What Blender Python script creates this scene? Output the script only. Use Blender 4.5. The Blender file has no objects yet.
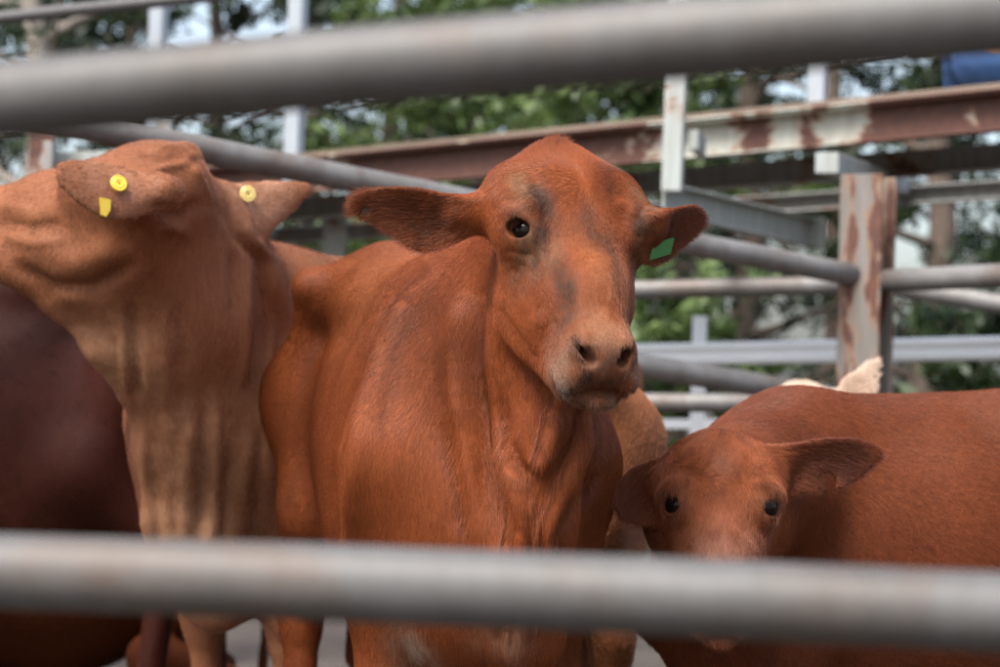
import bpy, bmesh, math, random
import numpy as np
from mathutils import Vector, Matrix

random.seed(7)
rng = np.random.default_rng(7)
scene = bpy.context.scene
R = math.radians

# ------------------------------------------------------------------ camera
LENS = 85.0
CAM = Vector((0.0, 0.0, 1.0))
PITCH, ROLL = R(1.6), R(1.6)
cam_data = bpy.data.cameras.new("camera")
cam = bpy.data.objects.new("camera", cam_data)
scene.collection.objects.link(cam)
scene.camera = cam
cam_data.lens = LENS
cam_data.sensor_width = 36.0
cam_data.clip_end = 2000
cam_data.clip_start = 0.05
CM = Matrix.Rotation(R(90) + PITCH, 4, 'X') @ Matrix.Rotation(ROLL, 4, 'Z')
cam.matrix_world = Matrix.Translation(CAM) @ CM
cam_data.dof.use_dof = True
cam_data.dof.focus_distance = 3.98
cam_data.dof.aperture_fstop = 3.9
cam_data.dof.aperture_blades = 9
FPX = LENS / 36.0 * 1000.0

# ------------------------------------------------------------------ sky, sun, exposure
world = bpy.data.worlds.new("World")
scene.world = world
world.use_nodes = True
SUN_EL, SUN_ROT = R(56), R(218)
wn = world.node_tree
wn.nodes.clear()
sky = wn.nodes.new("ShaderNodeTexSky")
sky.sky_type = 'NISHITA'
sky.sun_disc = False
sky.sun_elevation = SUN_EL
sky.sun_rotation = SUN_ROT
sky.air_density = 1.0
sky.dust_density = 4.0
bg = wn.nodes.new("ShaderNodeBackground")
bg.inputs['Strength'].default_value = 0.09
hsv = wn.nodes.new("ShaderNodeHueSaturation")        # thin bright cloud takes most of the blue out
hsv.inputs['Saturation'].default_value = 0.8
out = wn.nodes.new("ShaderNodeOutputWorld")
wn.links.new(sky.outputs[0], hsv.inputs['Color'])
wn.links.new(hsv.outputs[0], bg.inputs[0])
wn.links.new(bg.outputs[0], out.inputs[0])
sun_data = bpy.data.lights.new("sun", 'SUN')
sun_data.energy = 1.5
sun_data.angle = R(20)
sun_data.color = (1.0, 0.98, 0.95)
sun = bpy.data.objects.new("sun", sun_data)
scene.collection.objects.link(sun)
sd = Vector((math.sin(SUN_ROT) * math.cos(SUN_EL), math.cos(SUN_ROT) * math.cos(SUN_EL), math.sin(SUN_EL)))
sun.rotation_euler = (-sd).to_track_quat('-Z', 'Y').to_euler()
scene.view_settings.view_transform = 'Standard'
scene.view_settings.look = 'None'
scene.view_settings.gamma = 1.0
scene.view_settings.use_curve_mapping = False
scene.view_settings.exposure = 1.95
scene.render.engine = 'CYCLES'
scene.cycles.use_denoising = True
scene.cycles.denoising_input_passes = 'RGB_ALBEDO_NORMAL'
scene.cycles.denoising_prefilter = 'NONE'
scene.cycles.max_bounces = 6
scene.cycles.diffuse_bounces = 3
scene.cycles.glossy_bounces = 2
scene.cycles.transparent_max_bounces = 4
scene.cycles_curves.shape = 'RIBBONS'
scene.cycles_curves.subdivisions = 1

# ------------------------------------------------------------------ helpers
CMi = np.array(CM.to_3x3())


def P(px, py, d):
    """the place d metres ahead that shows at (px, py) of the 1000 x 667 photograph"""
    v = CMi @ np.array([(px - 500.0) / FPX * d, (333.5 - py) / FPX * d, -d])
    return np.array(CAM) + v


def V(*a):
    return np.array(a, dtype=float)


def unit(v):
    v = np.asarray(v, float)
    return v / (np.linalg.norm(v) + 1e-12)


def link(o, parent=None):
    scene.collection.objects.link(o)
    if parent is not None:
        o.parent = parent
    return o


def tag(o, label=None, cat=None, group=None, kind=None):
    if label: o['label'] = label
    if cat: o['category'] = cat
    if group: o['group'] = group
    if kind: o['kind'] = kind
    return o


def empty(name, loc=(0, 0, 0)):
    o = bpy.data.objects.new(name, None)
    o.location = loc
    return link(o)


def mesh_obj(name, verts, faces, mat, parent=None, smooth=False):
    me = bpy.data.meshes.new(name)
    me.from_pydata([tuple(v) for v in verts], [], [tuple(f) for f in faces])
    if smooth:
        me.polygons.foreach_set('use_smooth', np.ones(len(me.polygons), bool))
    me.update()
    if mat: me.materials.append(mat)
    o = bpy.data.objects.new(name, me)
    link(o, parent)
    if parent is not None:
        o.location = -Vector(parent.location)      # shapes are written in place; parents are unrotated
    return o


def vnoise(p, freq, seed=0):
    """smooth value noise in -1..1 at points p (n,3)"""
    q = np.asarray(p, np.float64) * freq + seed * 17.31
    i = np.floor(q).astype(np.int64)
    f = q - i
    f = f * f * (3 - 2 * f)
    res = np.zeros(len(q))
    for dx in (0, 1):
        for dy in (0, 1):
            for dz in (0, 1):
                h = ((i[:, 0] + dx) * 73856093) ^ ((i[:, 1] + dy) * 19349663) ^ ((i[:, 2] + dz) * 83492791) ^ (seed * 2654435)
                h = (h ^ (h >> 13)) * 1274126177
                h = ((h ^ (h >> 16)) & 0xFFFF) / 32767.5 - 1.0
                w = (f[:, 0] if dx else 1 - f[:, 0]) * (f[:, 1] if dy else 1 - f[:, 1]) * (f[:, 2] if dz else 1 - f[:, 2])
                res += w * h
    return res


# ------------------------------------------------------------------ implicit surfaces (for animals and people)
class Field:
    def __init__(self, lo, hi, flo=None, fhi=None, h=0.011, hf=0.0035):
        self.ax = []
        for i in range(3):
            if flo is None:
                self.ax.append(np.arange(lo[i], hi[i] + h, h))
                continue
            a, b = max(lo[i], flo[i]), min(hi[i], fhi[i])
            fine = np.arange(a, b, hf)
            left = a - np.arange(1, int(max(0, (a - lo[i]) / h)) + 2)[::-1] * h
            right = fine[-1] + np.arange(1, int(max(0, (hi[i] - b) / h)) + 2) * h
            self.ax.append(np.concatenate([left, fine, right]))
        self.ax = [a.astype(np.float32) for a in self.ax]
        self.F = np.full([len(a) for a in self.ax], 0.2, np.float32)

    def apply(self, fn, lo, hi, k=0.03, op='u'):
        m = k + 0.03
        sl = []
        for i in range(3):
            a = np.searchsorted(self.ax[i], lo[i] - m)
            b = np.searchsorted(self.ax[i], hi[i] + m)
            if b <= a: return
            sl.append(slice(a, b))
        X = self.ax[0][sl[0]][:, None, None]
        Y = self.ax[1][sl[1]][None, :, None]
        Z = self.ax[2][sl[2]][None, None, :]
        d = fn(X, Y, Z)
        f = self.F[tuple(sl)]
        if op == 'u':
            h = np.maximum(k - np.abs(f - d), 0) / k
            r = np.minimum(f, d) - h * h * k * 0.25
        else:
            d = -d
            h = np.maximum(k - np.abs(f - d), 0) / k
            r = np.maximum(f, d) + h * h * k * 0.25
        self.F[tuple(sl)] = r

    def cone(self, a, b, ra, rb, k=0.04, op='u', flat=None):
        """tapered capsule; flat = (axis, factor) squeezes it along that axis"""
        a = np.asarray(a, float); b = np.asarray(b, float)
        ba = b - a
        L2 = float(ba @ ba) + 1e-9
        rm = max(ra, rb) * max(1.0, flat[1] if flat else 1.0)

        def fn(X, Y, Z):
            px, py, pz = X - a[0], Y - a[1], Z - a[2]
            t = np.clip((px * ba[0] + py * ba[1] + pz * ba[2]) / L2, 0, 1)
            qx, qy, qz = px - t * ba[0], py - t * ba[1], pz - t * ba[2]
            q2 = qx * qx + qy * qy + qz * qz
            r = ra + t * (rb - ra)
            if flat:
                w = unit(flat[0]); g = flat[1]
                e = qx * w[0] + qy * w[1] + qz * w[2]
                q = np.sqrt(np.maximum(q2 + (1 / g ** 2 - 1) * e * e, 1e-12))
                # first order distance of the squeezed shape
                gr = np.sqrt(np.maximum(q2 + (1 / g ** 4 - 1) * e * e, 1e-12)) / q
                return ((q - r) / np.maximum(gr, 1e-3)).astype(np.float32)
            return (np.sqrt(q2) - r).astype(np.float32)
        self.apply(fn, np.minimum(a, b) - rm, np.maximum(a, b) + rm, k, op)

    def chain(self, pts, rad, k=0.04, op='u', flat=None):
        for i in range(len(pts) - 1):
            self.cone(pts[i], pts[i + 1], rad[i], rad[i + 1], k, op, flat)

    def ell(self, c, r, M=None, k=0.04, op='u'):
        c = np.asarray(c, float)
        M = np.eye(3) if M is None else np.asarray([unit(m) for m in M])
        r = np.asarray(r, float)
        e = np.sqrt(((M * r[:, None]) ** 2).sum(0))

        def fn(X, Y, Z):
            px, py, pz = X - c[0], Y - c[1], Z - c[2]
            k0 = 0; k1 = 0
            for i in range(3):
                u = (px * M[i, 0] + py * M[i, 1] + pz * M[i, 2]) / r[i]
                k0 = k0 + u * u
                k1 = k1 + (u / r[i]) ** 2
            k0 = np.sqrt(k0); k1 = np.sqrt(k1) + 1e-6
            return (k0 * (k0 - 1) / k1).astype(np.float32)
        self.apply(fn, c - e, c + e, k, op)

    def box(self, c, half, axes, rnd, k=0.03, taper=0.0):
        """rounded block; taper narrows its second axis towards +third"""
        c = np.asarray(c, float); M_ = np.asarray([unit(a) for a in axes])
        e = (np.abs(M_) * np.asarray(half)[:, None]).sum(0) + .02

        def fn(X, Y, Z):
            p = [(X - c[0]) * m[0] + (Y - c[1]) * m[1] + (Z - c[2]) * m[2] for m in M_]
            sc = 1 - taper * np.clip(p[2] / half[2], -1, 1)
            qx = np.abs(p[0]) - half[0] + rnd
            qy = np.abs(p[1]) - half[1] * sc + rnd
            qz = np.abs(p[2]) - half[2] + rnd
            o = np.sqrt(np.maximum(qx, 0) ** 2 + np.maximum(qy, 0) ** 2 + np.maximum(qz, 0) ** 2)
            return (o + np.minimum(np.maximum(qx, np.maximum(qy, qz)), 0) - rnd).astype(np.float32)
        self.apply(fn, c - e, c + e, k)

    def ear(self, base, U, W, N, L, wid, cup, thick, k=0.015, sweep=0.0, curl=0.0, notch=None, twist=0.0):
        """leaf-shaped shell: U along its length, W across, N its hollow side; wid = [(t, upper, lower), ...] edges"""
        base = np.asarray(base, float)
        ts = np.array([w[0] for w in wid]); up = np.array([w[1] for w in wid]); dn = np.array([w[2] for w in wid])

        def fn(X, Y, Z):
            px, py, pz = X - base[0], Y - base[1], Z - base[2]
            u = px * U[0] + py * U[1] + pz * U[2]
            w = px * W[0] + py * W[1] + pz * W[2]
            n = px * N[0] + py * N[1] + pz * N[2]
            t = u / L
            w = w + sweep * t * t
            tc = np.clip(t, 0, 1)
            hi = np.interp(tc, ts, up); lo = np.interp(tc, ts, dn)
            mid = (hi + lo) / 2; hw = np.maximum((hi - lo) / 2, 1e-4)
            v = (w - mid) / np.maximum(hw, 0.008)
            fade = np.clip(1.2 - t, 0, 1)
            n0 = cup * (v * v - 0.3) * np.minimum(hw / 0.04, 1.3) * fade + curl * tc * tc + twist * v * tc
            th = thick * (1 - 0.45 * tc) * np.sqrt(np.clip(1.08 - v * v, 0.05, 1))
            dn_ = np.abs(n - n0) * 0.75 - th
            de = np.maximum(np.abs(w - mid) - hw, np.maximum(-t, t - 1) * L)
            d = np.maximum(dn_, de)
            if notch:
                for (nt, nw, nr) in notch:
                    d = np.maximum(d, nr - np.sqrt((u - nt * L) ** 2 + (w - nw) ** 2))
            return d.astype(np.float32)
        ext = []
        for uu in (-0.02, L + 0.02):
            for ww in (up.max() + 0.03, dn.min() - 0.03):
                for nn in (-0.06, 0.06):
                    ext.append(base + uu * U + ww * W + nn * N)
        ext = np.array(ext)
        self.apply(fn, ext.min(0), ext.max(0), k)

    def mesh(self, smooth=2, noise=None):
        F = self.F
        xs, ys, zs = self.ax
        if noise:
            pass
        ins = F < 0
        nx, ny, nz = F.shape
        cnt = np.zeros((nx - 1, ny - 1, nz - 1), np.uint8)
        for i in (0, 1):
            for j in (0, 1):
                for k in (0, 1):
                    cnt += ins[i:nx - 1 + i, j:ny - 1 + j, k:nz - 1 + k]
        act = (cnt > 0) & (cnt < 8)
        idx = np.argwhere(act)
        vid = np.full(act.shape, -1, np.int32)
        vid[act] = np.arange(len(idx))
        I, J, K = idx.T
        acc = np.zeros((len(idx), 3)); num = np.zeros(len(idx))
        corners = [(i, j, k) for i in (0, 1) for j in (0, 1) for k in (0, 1)]
        for c0 in corners:
            for axis in range(3):
                if c0[axis]: continue
                c1 = list(c0); c1[axis] = 1
                f0 = F[I + c0[0], J + c0[1], K + c0[2]]; f1 = F[I + c1[0], J + c1[1], K + c1[2]]
                m = (f0 < 0) != (f1 < 0)
                t = f0 / (f0 - f1 + 1e-20)
                p0 = np.stack([xs[I + c0[0]], ys[J + c0[1]], zs[K + c0[2]]], 1)
                p1 = np.stack([xs[I + c1[0]], ys[J + c1[1]], zs[K + c1[2]]], 1)
                p = p0 + (p1 - p0) * t[:, None]
                acc[m] += p[m]; num[m] += 1
        verts = acc / np.maximum(num, 1)[:, None]
        quads = []
        for axis in range(3):
            a0 = ins[tuple(slice(0, -1) if q == axis else slice(1, -1) for q in range(3))]
            a1 = ins[tuple(slice(1, None) if q == axis else slice(1, -1) for q in range(3))]
            e = np.argwhere(a0 != a1)
            if not len(e): continue
            flip = a0[tuple(e.T)]
            off = [1 if q != axis else 0 for q in range(3)]
            g = e + np.array(off)
            b, c = (axis + 1) % 3, (axis + 2) % 3
            q = []
            for (db, dc) in ((-1, -1), (0, -1), (0, 0), (-1, 0)):
                h = g.copy(); h[:, b] += db; h[:, c] += dc
                q.append(vid[tuple(h.T)])
            q = np.stack(q, 1)
            q[~flip] = q[~flip][:, ::-1]
            quads.append(q)
        quads = np.concatenate(quads)
        quads = quads[(quads >= 0).all(1)]
        for _ in range(smooth):
            s = np.zeros_like(verts); n = np.zeros(len(verts))
            for a in range(4):
                b = (a + 1) % 4
                np.add.at(s, quads[:, a], verts[quads[:, b]]); np.add.at(n, quads[:, a], 1)
                np.add.at(s, quads[:, b], verts[quads[:, a]]); np.add.at(n, quads[:, b], 1)
            verts = verts * 0.5 + 0.5 * s / np.maximum(n, 1)[:, None]
        return verts, quads


def vertex_normals(v, q):
    fn = np.cross(v[q[:, 2]] - v[q[:, 0]], v[q[:, 3]] - v[q[:, 1]])
    vn = np.zeros_like(v)
    for a in range(4):
        np.add.at(vn, q[:, a], fn)
    return vn / (np.linalg.norm(vn, axis=1, keepdims=True) + 1e-12), np.linalg.norm(fn, axis=1) / 2


def fast_mesh(name, v, q, mat, col=None, parent=None):
    me = bpy.data.meshes.new(name)
    me.vertices.add(len(v)); me.vertices.foreach_set('co', v.astype(np.float32).ravel())
    me.loops.add(q.size); me.loops.foreach_set('vertex_index', q.astype(np.int32).ravel())
    me.polygons.add(len(q))
    me.polygons.foreach_set('loop_start', np.arange(0, q.size, 4, dtype=np.int32))
    me.polygons.foreach_set('use_smooth', np.ones(len(q), bool))
    me.update(calc_edges=True)
    me.validate()
    if col is not None and len(me.vertices) == len(col):
        at = me.attributes.new('tint', 'FLOAT_COLOR', 'POINT')
        at.data.foreach_set('color', np.concatenate([col, np.ones((len(col), 1))], 1).astype(np.float32).ravel())
    me.materials.append(mat)
    o = bpy.data.objects.new(name, me)
    link(o, parent)
    if parent is not None:
        o.location = -Vector(parent.location)
    return o


# ------------------------------------------------------------------ materials
def new_mat(name):
    m = bpy.data.materials.new(name)
    m.use_nodes = True
    nt = m.node_tree
    return m, nt, nt.nodes, nt.links, nt.nodes['Principled BSDF']


def noise_node(nt, scale, detail=4, vec=None, dist=0.0, rough=0.6):
    n = nt.nodes.new('ShaderNodeTexNoise')
    n.inputs['Scale'].default_value = scale
    n.inputs['Detail'].default_value = detail
    n.inputs['Distortion'].default_value = dist
    n.inputs['Roughness'].default_value = rough
    if vec is not None: nt.links.new(vec, n.inputs['Vector'])
    return n


def ramp_node(nt, fac, stops):
    r = nt.nodes.new('ShaderNodeValToRGB')
    el = r.color_ramp.elements
    while len(el) < len(stops): el.new(0.5)
    for e, (p, c) in zip(el, stops):
        e.position = p
        e.color = c if len(c) == 4 else (*c, 1)
    nt.links.new(fac, r.inputs[0])
    return r


def mix_node(nt, fac, a, b, mode='MIX'):
    m = nt.nodes.new('ShaderNodeMix')
    m.data_type = 'RGBA'
    m.blend_type = mode
    for s, v in ((m.inputs[0], fac), (m.inputs[6], a), (m.inputs[7], b)):
        if hasattr(v, 'is_linked'): nt.links.new(v, s)
        elif isinstance(v, (int, float)): s.default_value = v
        else: s.default_value = (*v, 1) if len(v) == 3 else v
    return m.outputs[2]


def obj_coords(nt, scale=(1, 1, 1), rot=(0, 0, 0)):
    tc = nt.nodes.new('ShaderNodeTexCoord')
    mp = nt.nodes.new('ShaderNodeMapping')
    mp.inputs['Scale'].default_value = scale
    mp.inputs['Rotation'].default_value = rot
    nt.links.new(tc.outputs['Object'], mp.inputs[0])
    return mp.outputs[0]


def bump(nt, bsdf, height, strength=0.3, dist=0.01):
    b = nt.nodes.new('ShaderNodeBump')
    b.inputs['Strength'].default_value = strength
    b.inputs['Distance'].default_value = dist
    nt.links.new(height, b.inputs['Height'])
    nt.links.new(b.outputs[0], bsdf.inputs['Normal'])


def hide_material():
    m, nt, N, L, b = new_mat('cow_hide')
    at = N.new('ShaderNodeAttribute'); at.attribute_name = 'tint'
    n1 = noise_node(nt, 9, 5)
    n2 = noise_node(nt, 140, 3, obj_coords(nt, (1, 1, 0.12)))
    r1 = ramp_node(nt, n1.outputs[0], [(0.3, (.60, .58, .56)), (0.7, (.78, .77, .76))])
    r2 = ramp_node(nt, n2.outputs[0], [(0.3, (.8, .78, .76)), (0.7, (1.12, 1.12, 1.12))])
    c = mix_node(nt, 1.0, at.outputs['Color'], r1.outputs[0], 'MULTIPLY')
    c = mix_node(nt, 1.0, c, r2.outputs[0], 'MULTIPLY')
    L.new(c, b.inputs['Base Color'])
    b.inputs['Roughness'].default_value = 0.6
    b.inputs['Specular IOR Level'].default_value = 0.10
    bump(nt, b, n2.outputs[0], 0.2, 0.003)
    return m


def fur_material():
    m, nt, N, L, b = new_mat('cow_fur')
    at = N.new('ShaderNodeAttribute'); at.attribute_name = 'tint'
    L.new(at.outputs['Color'], b.inputs['Base Color'])
    b.inputs['Roughness'].default_value = 0.40
    b.inputs['Specular IOR Level'].default_value = 0.28
    return m


def plain(name, col, rough=0.5, metal=0.0, spec=0.5, var=0.15, scale=20):
    m, nt, N, L, b = new_mat(name)
    n = noise_node(nt, scale, 4)
    r = ramp_node(nt, n.outputs[0], [(0.3, tuple(c * (1 - var) for c in col)), (0.7, tuple(min(1, c * (1 + var)) for c in col))])
    L.new(r.outputs[0], b.inputs['Base Color'])
    b.inputs['Roughness'].default_value = rough
    b.inputs['Metallic'].default_value = metal
    b.inputs['Specular IOR Level'].default_value = spec
    return m


M = {}
M['hide'] = hide_material()
M['fur'] = fur_material()
M['fur_dark'] = fur_material()
M['fur_dark'].name = 'dark_fur'
M['fur_dark'].node_tree.nodes['Principled BSDF'].inputs['Specular IOR Level'].default_value = .05
M['eye'] = plain('eye_dark', (0.007, 0.004, 0.003), 0.07, 0, 0.12, 0.1)
M['tag_yellow'] = plain('tag_yellow', (0.75, 0.50, 0.05), 0.4)
M['tag_cream'] = plain('tag_cream', (0.75, 0.58, 0.20), 0.4)
M['tag_green'] = plain('tag_green', (0.05, 0.20, 0.05), 0.5)
M['tag_flag'] = plain('tag_mustard', (.40, .28, .02), .5)
M['tag_dark'] = plain('tag_dark', (0.12, 0.07, 0.02), 0.5)


# ------------------------------------------------------------------ setting: metalwork helpers
def rail_material(name='galvanised_pipe', lift=1.0):
    """galvanised pipe: dull zinc with dust, drips and some rust"""
    m, nt, N, L, b = new_mat(name)
    co = obj_coords(nt)
    n1 = noise_node(nt, 6, 6, obj_coords(nt, (1, 1, 1)), .4)
    n2 = noise_node(nt, 55, 5, obj_coords(nt, (1, .5, .5)))
    n3 = noise_node(nt, 3.2, 6, obj_coords(nt, (1.5, 1, 1)), .6)
    c1 = ramp_node(nt, n1.outputs[0], [(p_, tuple(x * lift for x in c_)) for p_, c_ in ((.25, (.070, .064, .057)), (.5, (.098, .094, .089)), (.75, (.130, .128, .125)))])
    c2 = ramp_node(nt, n2.outputs[0], [(.3, (.90, .89, .88)), (.7, (1.06, 1.06, 1.06))])
    c = mix_node(nt, 1.0, c1.outputs[0], c2.outputs[0], 'MULTIPLY')
    rm = ramp_node(nt, n3.outputs[0], [(.48, (0, 0, 0)), (.68, (.7, .7, .7))])
    c = mix_node(nt, rm.outputs[0], c, (.095, .058, .036))
    L.new(c, b.inputs['Base Color'])
    b.inputs['Metallic'].default_value = 0.3
    rr = ramp_node(nt, n1.outputs[0], [(.3, (.55, .55, .55)), (.7, (.64, .64, .64))])
    L.new(rr.outputs[0], b.inputs['Roughness'])
    bump(nt, b, n2.outputs[0], .12, .001)
    return m


def painted_rust(name, paint_col, rust_amt, grain=(1, 1, 1), zone=None, scale=3.2, stretch=(1, 1, 1.6)):
    """old paint flaking to rust; zone = [(x, bias), ...] shifts the rust share along world x"""
    m, nt, N, L, b = new_mat(name)
    n1 = noise_node(nt, scale, 7, obj_coords(nt, stretch), .8 if stretch[2] > 1 else .2, .62)
    n2 = noise_node(nt, 38, 5, obj_coords(nt, grain))
    n4 = noise_node(nt, 14, 4, obj_coords(nt, (2.2, 2.2, .25)))
    val = n1.outputs[0]
    if zone:
        sx = N.new('ShaderNodeSeparateXYZ')
        L.new(obj_coords(nt), sx.inputs[0])
        mr = N.new('ShaderNodeMapRange')
        mr.inputs['From Min'].default_value = zone[0][0]; mr.inputs['From Max'].default_value = zone[-1][0]
        L.new(sx.outputs[0], mr.inputs[0])
        span = zone[-1][0] - zone[0][0]
        zr = ramp_node(nt, mr.outputs[0], [((x - zone[0][0]) / span, (v, v, v)) for x, v in zone])
        ad = N.new('ShaderNodeMath'); ad.operation = 'ADD'
        L.new(val, ad.inputs[0]); L.new(zr.outputs[0], ad.inputs[1])
        sb = N.new('ShaderNodeMath'); sb.operation = 'SUBTRACT'; sb.inputs[1].default_value = .5
        L.new(ad.outputs[0], sb.inputs[0])
        val = sb.outputs[0]
    ad2 = N.new('ShaderNodeMath'); ad2.operation = 'MULTIPLY_ADD'; ad2.inputs[1].default_value = .16
    L.new(n2.outputs[0], ad2.inputs[0]); L.new(val, ad2.inputs[2])
    t = 1.0 - rust_amt
    mask = ramp_node(nt, ad2.outputs[0], [(t * .55 + .30, (0, 0, 0)), (t * .55 + .33, (1, 1, 1))])
    halo = ramp_node(nt, ad2.outputs[0], [(t * .55 + .25, (0, 0, 0)), (t * .55 + .32, (.75, .75, .75))])
    drip = ramp_node(nt, n4.outputs[0], [(.35, (.80, .76, .70)), (.65, (1.08, 1.08, 1.08))])
    pc = mix_node(nt, 1.0, paint_col, drip.outputs[0], 'MULTIPLY')
    c = mix_node(nt, halo.outputs[0], pc, (.26, .115, .048))
    rc = ramp_node(nt, n2.outputs[0], [(.3, (.048, .019, .013)), (.6, (.088, .031, .018)), (.8, (.15, .058, .026))])
    c = mix_node(nt, mask.outputs[0], c, rc.outputs[0])
    L.new(c, b.inputs['Base Color'])
    b.inputs['Roughness'].default_value = .7
    bump(nt, b, mask.outputs[0], .3, .003)
    return m


M['pipe'] = rail_material()
M['pipe_pale'] = rail_material('pale_galvanised_pipe', 1.7)
M['rust_beam'] = painted_rust('rusty_painted_beam', (.33, .335, .295), .50, zone=[(-2.4, .62), (.55, .62), (.66, .40), (.80, .38), (1.0, .53), (1.15, .44), (1.38, .47), (1.50, .66), (2.6, .62)])
M['grey_beam'] = painted_rust('grey_painted_steel', (.25, .258, .25), .38)
M['pale_steel'] = painted_rust('pale_painted_steel', (.32, .345, .33), .26)
M['post_rust'] = painted_rust('streaked_steel_post', (.150, .138, .124), .42, grain=(1, 1, .3), scale=9, stretch=(2, 2, .35))
M['zinc'] = plain('galvanised_angle', (.33, .36, .385), .45, .35, .5, .12, 9)
M['white'] = plain('white_paint', (.80, .815, .82), .5, 0, .4, .05, 6)
M['dark_pipe'] = plain('dark_pipe', (.07, .065, .065), .6, .1)
M['deck'] = plain('weathered_plank', (.17, .13, .10), .85, 0, .2, .3, 8)


def pipe(name, a, b, r, mat, parent, seg=28):
    a, b = np.asarray(a, float), np.asarray(b, float)
    ax = unit(b - a)
    u = unit(np.cross(ax, V(0, 0, 1) if abs(ax[2]) < .9 else V(0, 1, 0))); w = np.cross(ax, u)
    L = np.linalg.norm(b - a)
    k = max(2, int(L / .25))
    vs, fs = [], []
    bend = r * .05
    for j in range(k + 1):
        t = j / k
        c = a + (b - a) * t
        rr = r * (1 + .006 * math.sin(j * 1.7))
        c = c + w * bend * math.sin(t * 7 + L) + u * bend * math.cos(t * 5)
        for i in range(seg):
            an = 2 * math.pi * i / seg
            vs.append(c + (u * math.cos(an) + w * math.sin(an)) * rr)
    for j in range(k):
        for i in range(seg):
            fs.append((j * seg + i, j * seg + (i + 1) % seg, (j + 1) * seg + (i + 1) % seg, (j + 1) * seg + i))
    fs.append(tuple(range(seg))[::-1]); fs.append(tuple(range(k * seg, (k + 1) * seg)))
    o = mesh_obj(name, vs, fs, mat, parent)
    me = o.data
    me.polygons.foreach_set('use_smooth', np.array([len(p.vertices) == 4 for p in me.polygons]))
    return o


def extrude_profile(name, prof, a, b, up, mat, parent):
    """a steel section: 2-D outline (across, up) swept from a to b"""
    a, b = np.asarray(a, float), np.asarray(b, float)
    ax = unit(b - a)
    side = unit(np.cross(ax, up)); upv = np.cross(side, ax)
    n = len(prof)
    vs = [p + side * x + upv * y for p in (a, b) for x, y in prof]
    fs = [(i, (i + 1) % n, n + (i + 1) % n, n + i) for i in range(n)] + [tuple(range(n))[::-1], tuple(range(n, 2 * n))]
    o = mesh_obj(name, vs, fs, mat, parent)
    bv = o.modifiers.new('edge', 'BEVEL'); bv.width = .003; bv.segments = 1; bv.limit_method = 'ANGLE'
    return o


def i_section(w, h, t=.010, f=.012):
    return [(-w / 2, -h / 2), (w / 2, -h / 2), (w / 2, -h / 2 + f), (t / 2, -h / 2 + f), (t / 2, h / 2 - f), (w / 2, h / 2 - f), (w / 2, h / 2), (-w / 2, h / 2), (-w / 2, h / 2 - f), (-t / 2, h / 2 - f), (-t / 2, -h / 2 + f), (-w / 2, -h / 2 + f)]


def channel(w, h, t=.009):
    """web on the -side face"""
    return [(-w / 2, -h / 2), (w / 2, -h / 2), (w / 2, -h / 2 + t), (-w / 2 + t, -h / 2 + t), (-w / 2 + t, h / 2 - t), (w / 2, h / 2 - t), (w / 2, h / 2), (-w / 2, h / 2)]


def rect(w, h):
    return [(-w / 2, -h / 2), (w / 2, -h / 2), (w / 2, h / 2), (-w / 2, h / 2)]


def angle_sec(w, t=.008):
    return [(-w / 2, -w / 2), (w / 2, -w / 2), (w / 2, -w / 2 + t), (-w / 2 + t, -w / 2 + t), (-w / 2 + t, w / 2), (-w / 2, w / 2)]


UP = V(0, 0, 1)
IN = V(0, 1, 0)


def ground_z(p):
    return V(p[0], p[1], 0.0)


# ------------------------------------------------------------------ ground
def ground_material():
    m, nt, N, L, b = new_mat('dusty_ground')
    n1 = noise_node(nt, .8, 8, obj_coords(nt))
    n2 = noise_node(nt, 25, 6, obj_coords(nt))
    c1 = ramp_node(nt, n1.outputs[0], [(.3, (.032, .022, .017)), (.55, (.052, .039, .030)), (.75, (.085, .069, .056))])
    c2 = ramp_node(nt, n2.outputs[0], [(.3, (.7, .68, .66)), (.7, (1.15, 1.15, 1.15))])
    L.new(mix_node(nt, 1.0, c1.outputs[0], c2.outputs[0], 'MULTIPLY'), b.inputs['Base Color'])
    b.inputs['Roughness'].default_value = .95
    bump(nt, b, n2.outputs[0], .5, .02)
    return m


gv, gf = [], []
gx = [-600, -120, -40] + [x * .5 for x in range(-24, 25)] + [40, 120, 600]
gy = [-30, -10] + [y * .5 for y in range(-8, 60)] + [40, 80, 200, 900]
for y in gy:
    for x in gx:
        near = max(0.0, 1 - math.hypot(x, y - 6) / 14)
        gv.append((x, y, -.022 + near * .018 * math.sin(x * 2.3 + y) * math.cos(y * 1.9 - x * .7)))
for j in range(len(gy) - 1):
    for i in range(len(gx) - 1):
        gf.append((j * len(gx) + i, j * len(gx) + i + 1, (j + 1) * len(gx) + i + 1, (j + 1) * len(gx) + i))
ground = mesh_obj('ground', gv, gf, ground_material(), None, True)
tag(ground, kind='structure')


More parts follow.
